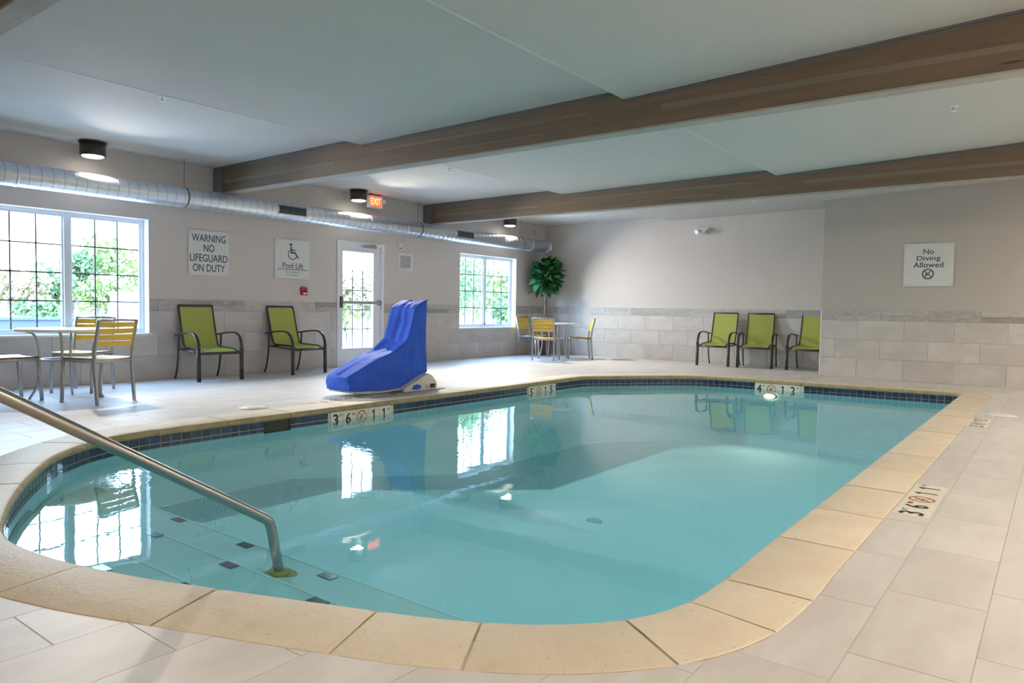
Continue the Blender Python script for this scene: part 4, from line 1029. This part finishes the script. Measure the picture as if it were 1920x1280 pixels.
# ------------------------------------------------------------------ pool lift under its cover
t = thing('pool_lift', 'royal blue covered pool lift standing on the deck edge', 'pool lift', (0, 0, 0))
ST = [(5.200, .225, .075, 2.955, 3.30), (5.42, .315, .050, 2.94, 3.30), (5.647, .408, .040, 2.92, 3.30), (5.80, .450, .038, 2.905, 3.30), (5.92, .500, .045, 2.895, 3.30), (6.02, .560, .060, 2.89, 3.30), (6.115, .625, .080, 2.88, 3.30), (6.17, .76, .095, 2.87, 3.295), (6.215, .88, .105, 2.865, 3.29), (6.258, 1.0, .120, 2.86, 3.285), (6.35, 1.055, .15, 2.865, 3.29), (6.442, 1.095, .22, 2.87, 3.295)]
def interp(u):
    k = min(int(u), len(ST) - 2); f = u - k; return [ST[k][i] * (1 - f) + ST[k + 1][i] * f for i in range(5)]
G = []; m = 66
for i in range(m + 1):
    u = (len(ST) - 1) * i / m; y, zt, zh, xl, xr = interp(u); row = []
    for j in range(13):     # left side, hem to ridge
        f = j / 12; nz = noise.noise(Vector((y * 7, f * 2.2, 3.1))) * 0.030 * math.sin(PI * f)
        row.append((xl - nz - 0.01 * (1 - f), y, zh + (zt - zh) * f))
    for j in range(1, 14):  # top
        f = j / 14; seat = 0.065 * math.sin(PI * f) ** 0.7 * max(0, 1 - abs(u - 5.2) / 2.6)
        fold = noise.noise(Vector((f * 6.5, y * 1.6, zt * 1.2))) * 0.065 * math.sin(PI * f)
        back = 0.07 * math.sin(PI * f) ** 0.8 * max(0, 1 - abs(u - 7.5) / 2.2)
        row.append((xl + (xr - xl) * f, y + back + (fold if u > 6 else 0), zt - seat + (fold * 0.5 if u <= 6 else 0)))
    for j in range(13):
        f = 1 - j / 12
        crease = 0.035 * math.exp(-((y - 6.17) / 0.05) ** 2) * math.sin(PI * min(1, f * 1.1)) if 0 < f < 1 else 0
        nz = (noise.noise(Vector((y * 6.5, f * 2.0, 9.7))) * 0.05 + noise.noise(Vector((y * 18 + f * 3, f * 1.2, 4.2))) * 0.02) * math.sin(PI * f) - crease
        row.append((xr + nz + 0.012 * (1 - f), y, zh + (zt - zh) * f))
    G.append(row)
mb = MB().grid(G)
def cap(row, dy):
    Lh = len(row); half = Lh // 2; R = []
    for i in range(half + 1):
        a = Vector(row[i]); b = Vector(row[Lh - 1 - i]); R.append([tuple(a.lerp(b, j / 10) + Vector((0, dy * math.sin(PI * j / 10) * math.sin(PI * i / half), 0))) for j in range(11)])
    return R
mb.grid(cap(G[0], -0.02)); mb.grid(cap(G[-1], 0.03))
cover = obj('cover', mb, 'blue', t)
obj('corner_tie', MB().add([(3.295, 6.43, 1.085), (3.30, 6.46, 1.12), (3.285, 6.47, 1.09), (3.29, 6.40, 1.05)], [(0, 1, 2), (0, 3, 1), (0, 2, 3), (1, 3, 2)]), 'blue', cover)
shell = MB(); hp = [(5.22, .060), (5.45, .030), (5.70, .022), (5.92, .030), (6.10, .060)]
shell.tube(smooth_path([(3.285, y, z) for y, z in hp], 4), 0.012, 8); shell.tube([(2.97, 5.22, .060), (3.285, 5.22, .060)], 0.012, 8); shell.box((2.97, 5.24, 0.045), (3.28, 6.0, 0.06))
obj('footrest_shell', shell, 'offwhite', t)
base = MB().prism([(5.96, .004), (6.50, .004), (6.53, .05), (6.50, .11), (6.44, .17), (6.38, .20), (6.28, .17), (6.14, .11), (6.0, .06)], 'x', 3.02, 3.40)
bs = obj('base_casing', base, 'offwhite', t)
obj('blue_label', MB().add([(3.402, 6.09, .03), (3.402, 6.17, .018), (3.402, 6.24, .03), (3.402, 6.25, .065), (3.402, 6.18, .085), (3.402, 6.12, .075), (3.398, 6.09, .03), (3.398, 6.17, .018), (3.398, 6.24, .03), (3.398, 6.25, .065), (3.398, 6.18, .085), (3.398, 6.12, .075)], [(0, 1, 2, 3, 4, 5)] + [(i, (i + 1) % 6, (i + 1) % 6 + 6, i + 6) for i in range(6)]), 'blue', bs)
obj('control_panel', MB().bevbox((3.398, 6.40, .025), (3.404, 6.49, .075), 0.002), 'black', bs)
obj('bolt', MB().tube([(3.398, 6.345, .05), (3.408, 6.345, .05)], 0.02, 16), 'alu', bs)
obj('anchor_plate', MB().bevbox((3.10, 5.94, 0.002), (3.45, 6.62, 0.010), 0.002), 'alu', t)
obj('strap', MB().tube(smooth_path([(3.36, 5.98, .03), (3.40, 5.86, .014), (3.42, 5.72, .012)], 4), 0.006, flat=(0.022, 0.004), side=(1, 0, 0)), 'black', t)

# ------------------------------------------------------------------ outdoors
g = MB().box((-60, -40, -0.25), (-0.2, 70, -0.12)); struct('ground', g, 'pave', 'pale paving outside the windows')
G = []
for i in range(12):
    x = -13 - i * 2.2; G.append([(x, -20 + j * 3.0, -0.13 + 1.5 * (1 - math.exp(-i * 0.30)) + 0.25 * noise.noise(Vector((i * 0.5, j * 0.4, 0))) * (i > 0)) for j in range(26)])
struct('bank', MB().grid(G), 'bank', 'dry grass bank rising beyond the paving')
def bush(x, y, h, r, kind, label, seed, zb=-0.12, leaves=900, trunk=True):
    t = thing('tree' if h > 2.2 else 'shrub', label, 'tree' if h > 2.2 else 'shrub', (x, y, zb), 0, 'trees and shrubs outdoors')
    R = random.Random(seed); mb = MB()
    blobs = [(R.gauss(0, r * 0.42), R.gauss(0, r * 0.42), h * R.uniform(0.45, 0.85), r * R.uniform(0.3, 0.55)) for _ in range(9)]
    for _ in range(leaves):
        bx, by, bz, br = R.choice(blobs); v = Vector((R.gauss(0, 1), R.gauss(0, 1), R.gauss(0, 1))).normalized() * br * R.uniform(0.55, 1.05)
        c_ = Vector((bx, by, bz)) + v; s = R.uniform(0.05, 0.11)
        a = Vector((R.gauss(0, 1), R.gauss(0, 1), R.gauss(0, 1))).normalized() * s; b = Vector((R.gauss(0, 1), R.gauss(0, 1), R.gauss(0, 1))).normalized() * s
        mb.add([c_ - a, c_ + b, c_ + a, c_ - b], [(0, 1, 2, 3)])
    tag(obj('foliage', mb, kind, t), kind='stuff')
    tk = MB()
    for k in range(4):
        a = k * 1.6 + R.random(); tk.tube(smooth_path([(0.03 * math.cos(a), 0.03 * math.sin(a), 0), (0.12 * r * math.cos(a), 0.12 * r * math.sin(a), h * 0.3), (0.5 * r * math.cos(a), 0.5 * r * math.sin(a), h * 0.75)], 3), [0.032, 0.030, 0.027, 0.024, 0.020, 0.017, 0.012], 6)
    obj('trunk', tk, 'bark', t)
KW = {'bush_a': 'yellow green', 'bush_b': 'mid green', 'bush_c': 'rusty autumn coloured'}
specs = [(-15, 8.3, 1.9, 0.8, 'bush_c'), (-15.5, 9.1, 1.9, 0.7, 'bush_b'), (-13.5, 8.0, 1.2, 0.6, 'bush_b'), (-16, 10.0, 2.6, 1.0, 'bush_b'), (-16.5, 11.0, 3.0, 1.2, 'bush_a'), (-15, 12.0, 2.6, 1.1, 'bush_a'), (-14.5, 10.4, 1.7, 0.9, 'bush_a'), (-17, 13.4, 2.8, 1.3, 'bush_c'),
         (-8.0, 14.6, 2.3, 0.8, 'bush_c'), (-8.4, 15.8, 2.4, 0.9, 'bush_a'), (-7.5, 13.9, 1.3, 0.6, 'bush_a'), (-9.5, 17.2, 2.2, 1.0, 'bush_c'),
         (-5.2, 17.2, 3.4, 1.2, 'bush_b'), (-6.5, 19.0, 2.6, 1.2, 'bush_a'), (-6.0, 20.6, 2.4, 1.2, 'bush_b'), (-9.0, 21.5, 3.6, 1.7, 'bush_c'), (-5.5, 22.5, 2.6, 1.3, 'bush_a'), (-8.5, 24.5, 3.2, 1.6, 'bush_b'), (-4.3, 18.2, 1.6, 0.8, 'bush_b')]
cnt = {}
def where(x, y):
    u = 13.6 * 0 + y / (9.506 - x)      # bearing from the pool side
    return 'large window' if x < -12 else ('glass door' if y < 16.5 and x < -7 else 'far window')
order = sorted(range(len(specs)), key=lambda i: specs[i][1] / (9.506 - specs[i][0]))
place = {}
for i in order:
    w_ = where(specs[i][0], specs[i][1]); cnt[w_] = cnt.get(w_, 0) + 1; place[i] = (w_, cnt[w_])
ordn = ['', 'leftmost', 'second', 'third', 'fourth', 'fifth', 'sixth', 'seventh', 'eighth', 'ninth']
for i, (x, y, h, r, k) in enumerate(specs):
    w_, n_ = place[i]; bush(x, y, h, r, k, '%s %s outside the %s, %s from the left' % (KW[k], 'tree' if h > 2.2 else 'shrub', w_, ordn[n_]) if n_ > 1 else '%s %s outside the %s, leftmost there' % (KW[k], 'tree' if h > 2.2 else 'shrub', w_), 100 + i, zb=(-0.12 if x > -13 else -0.12 + 1.5 * (1 - math.exp(-(-13 - x) / 2.2 * 0.30)) - 0.05))
t = thing('utility_cabinet', 'white utility cabinet outside the right pane of the large window', 'cabinet', (-5.2, 6.95, -0.12))
obj('body', MB().bevbox((-0.4, -0.33, 0), (0.4, 0.55, 1.30), 0.02), 'cabinet', t); obj('lid', MB().bevbox((-0.43, -0.36, 1.30), (0.43, 0.58, 1.34), 0.01), 'cabinet', t)
t = thing('low_wall', 'low blue grey wall outside the large window behind the near table', 'wall', (-5.0, 4.3, -0.12))
obj('body', MB().bevbox((-0.15, -1.7, 0), (0.15, 1.35, 0.80), 0.01), 'bluegrey', t); obj('cap', MB().bevbox((-0.19, -1.74, 0.80), (0.19, 1.39, 0.85), 0.01), 'bluegrey', t)
obj('plate', MB().bevbox((0.15, 0.80, 0.50), (0.17, 1.15, 0.68), 0.004), 'cabinet', t)
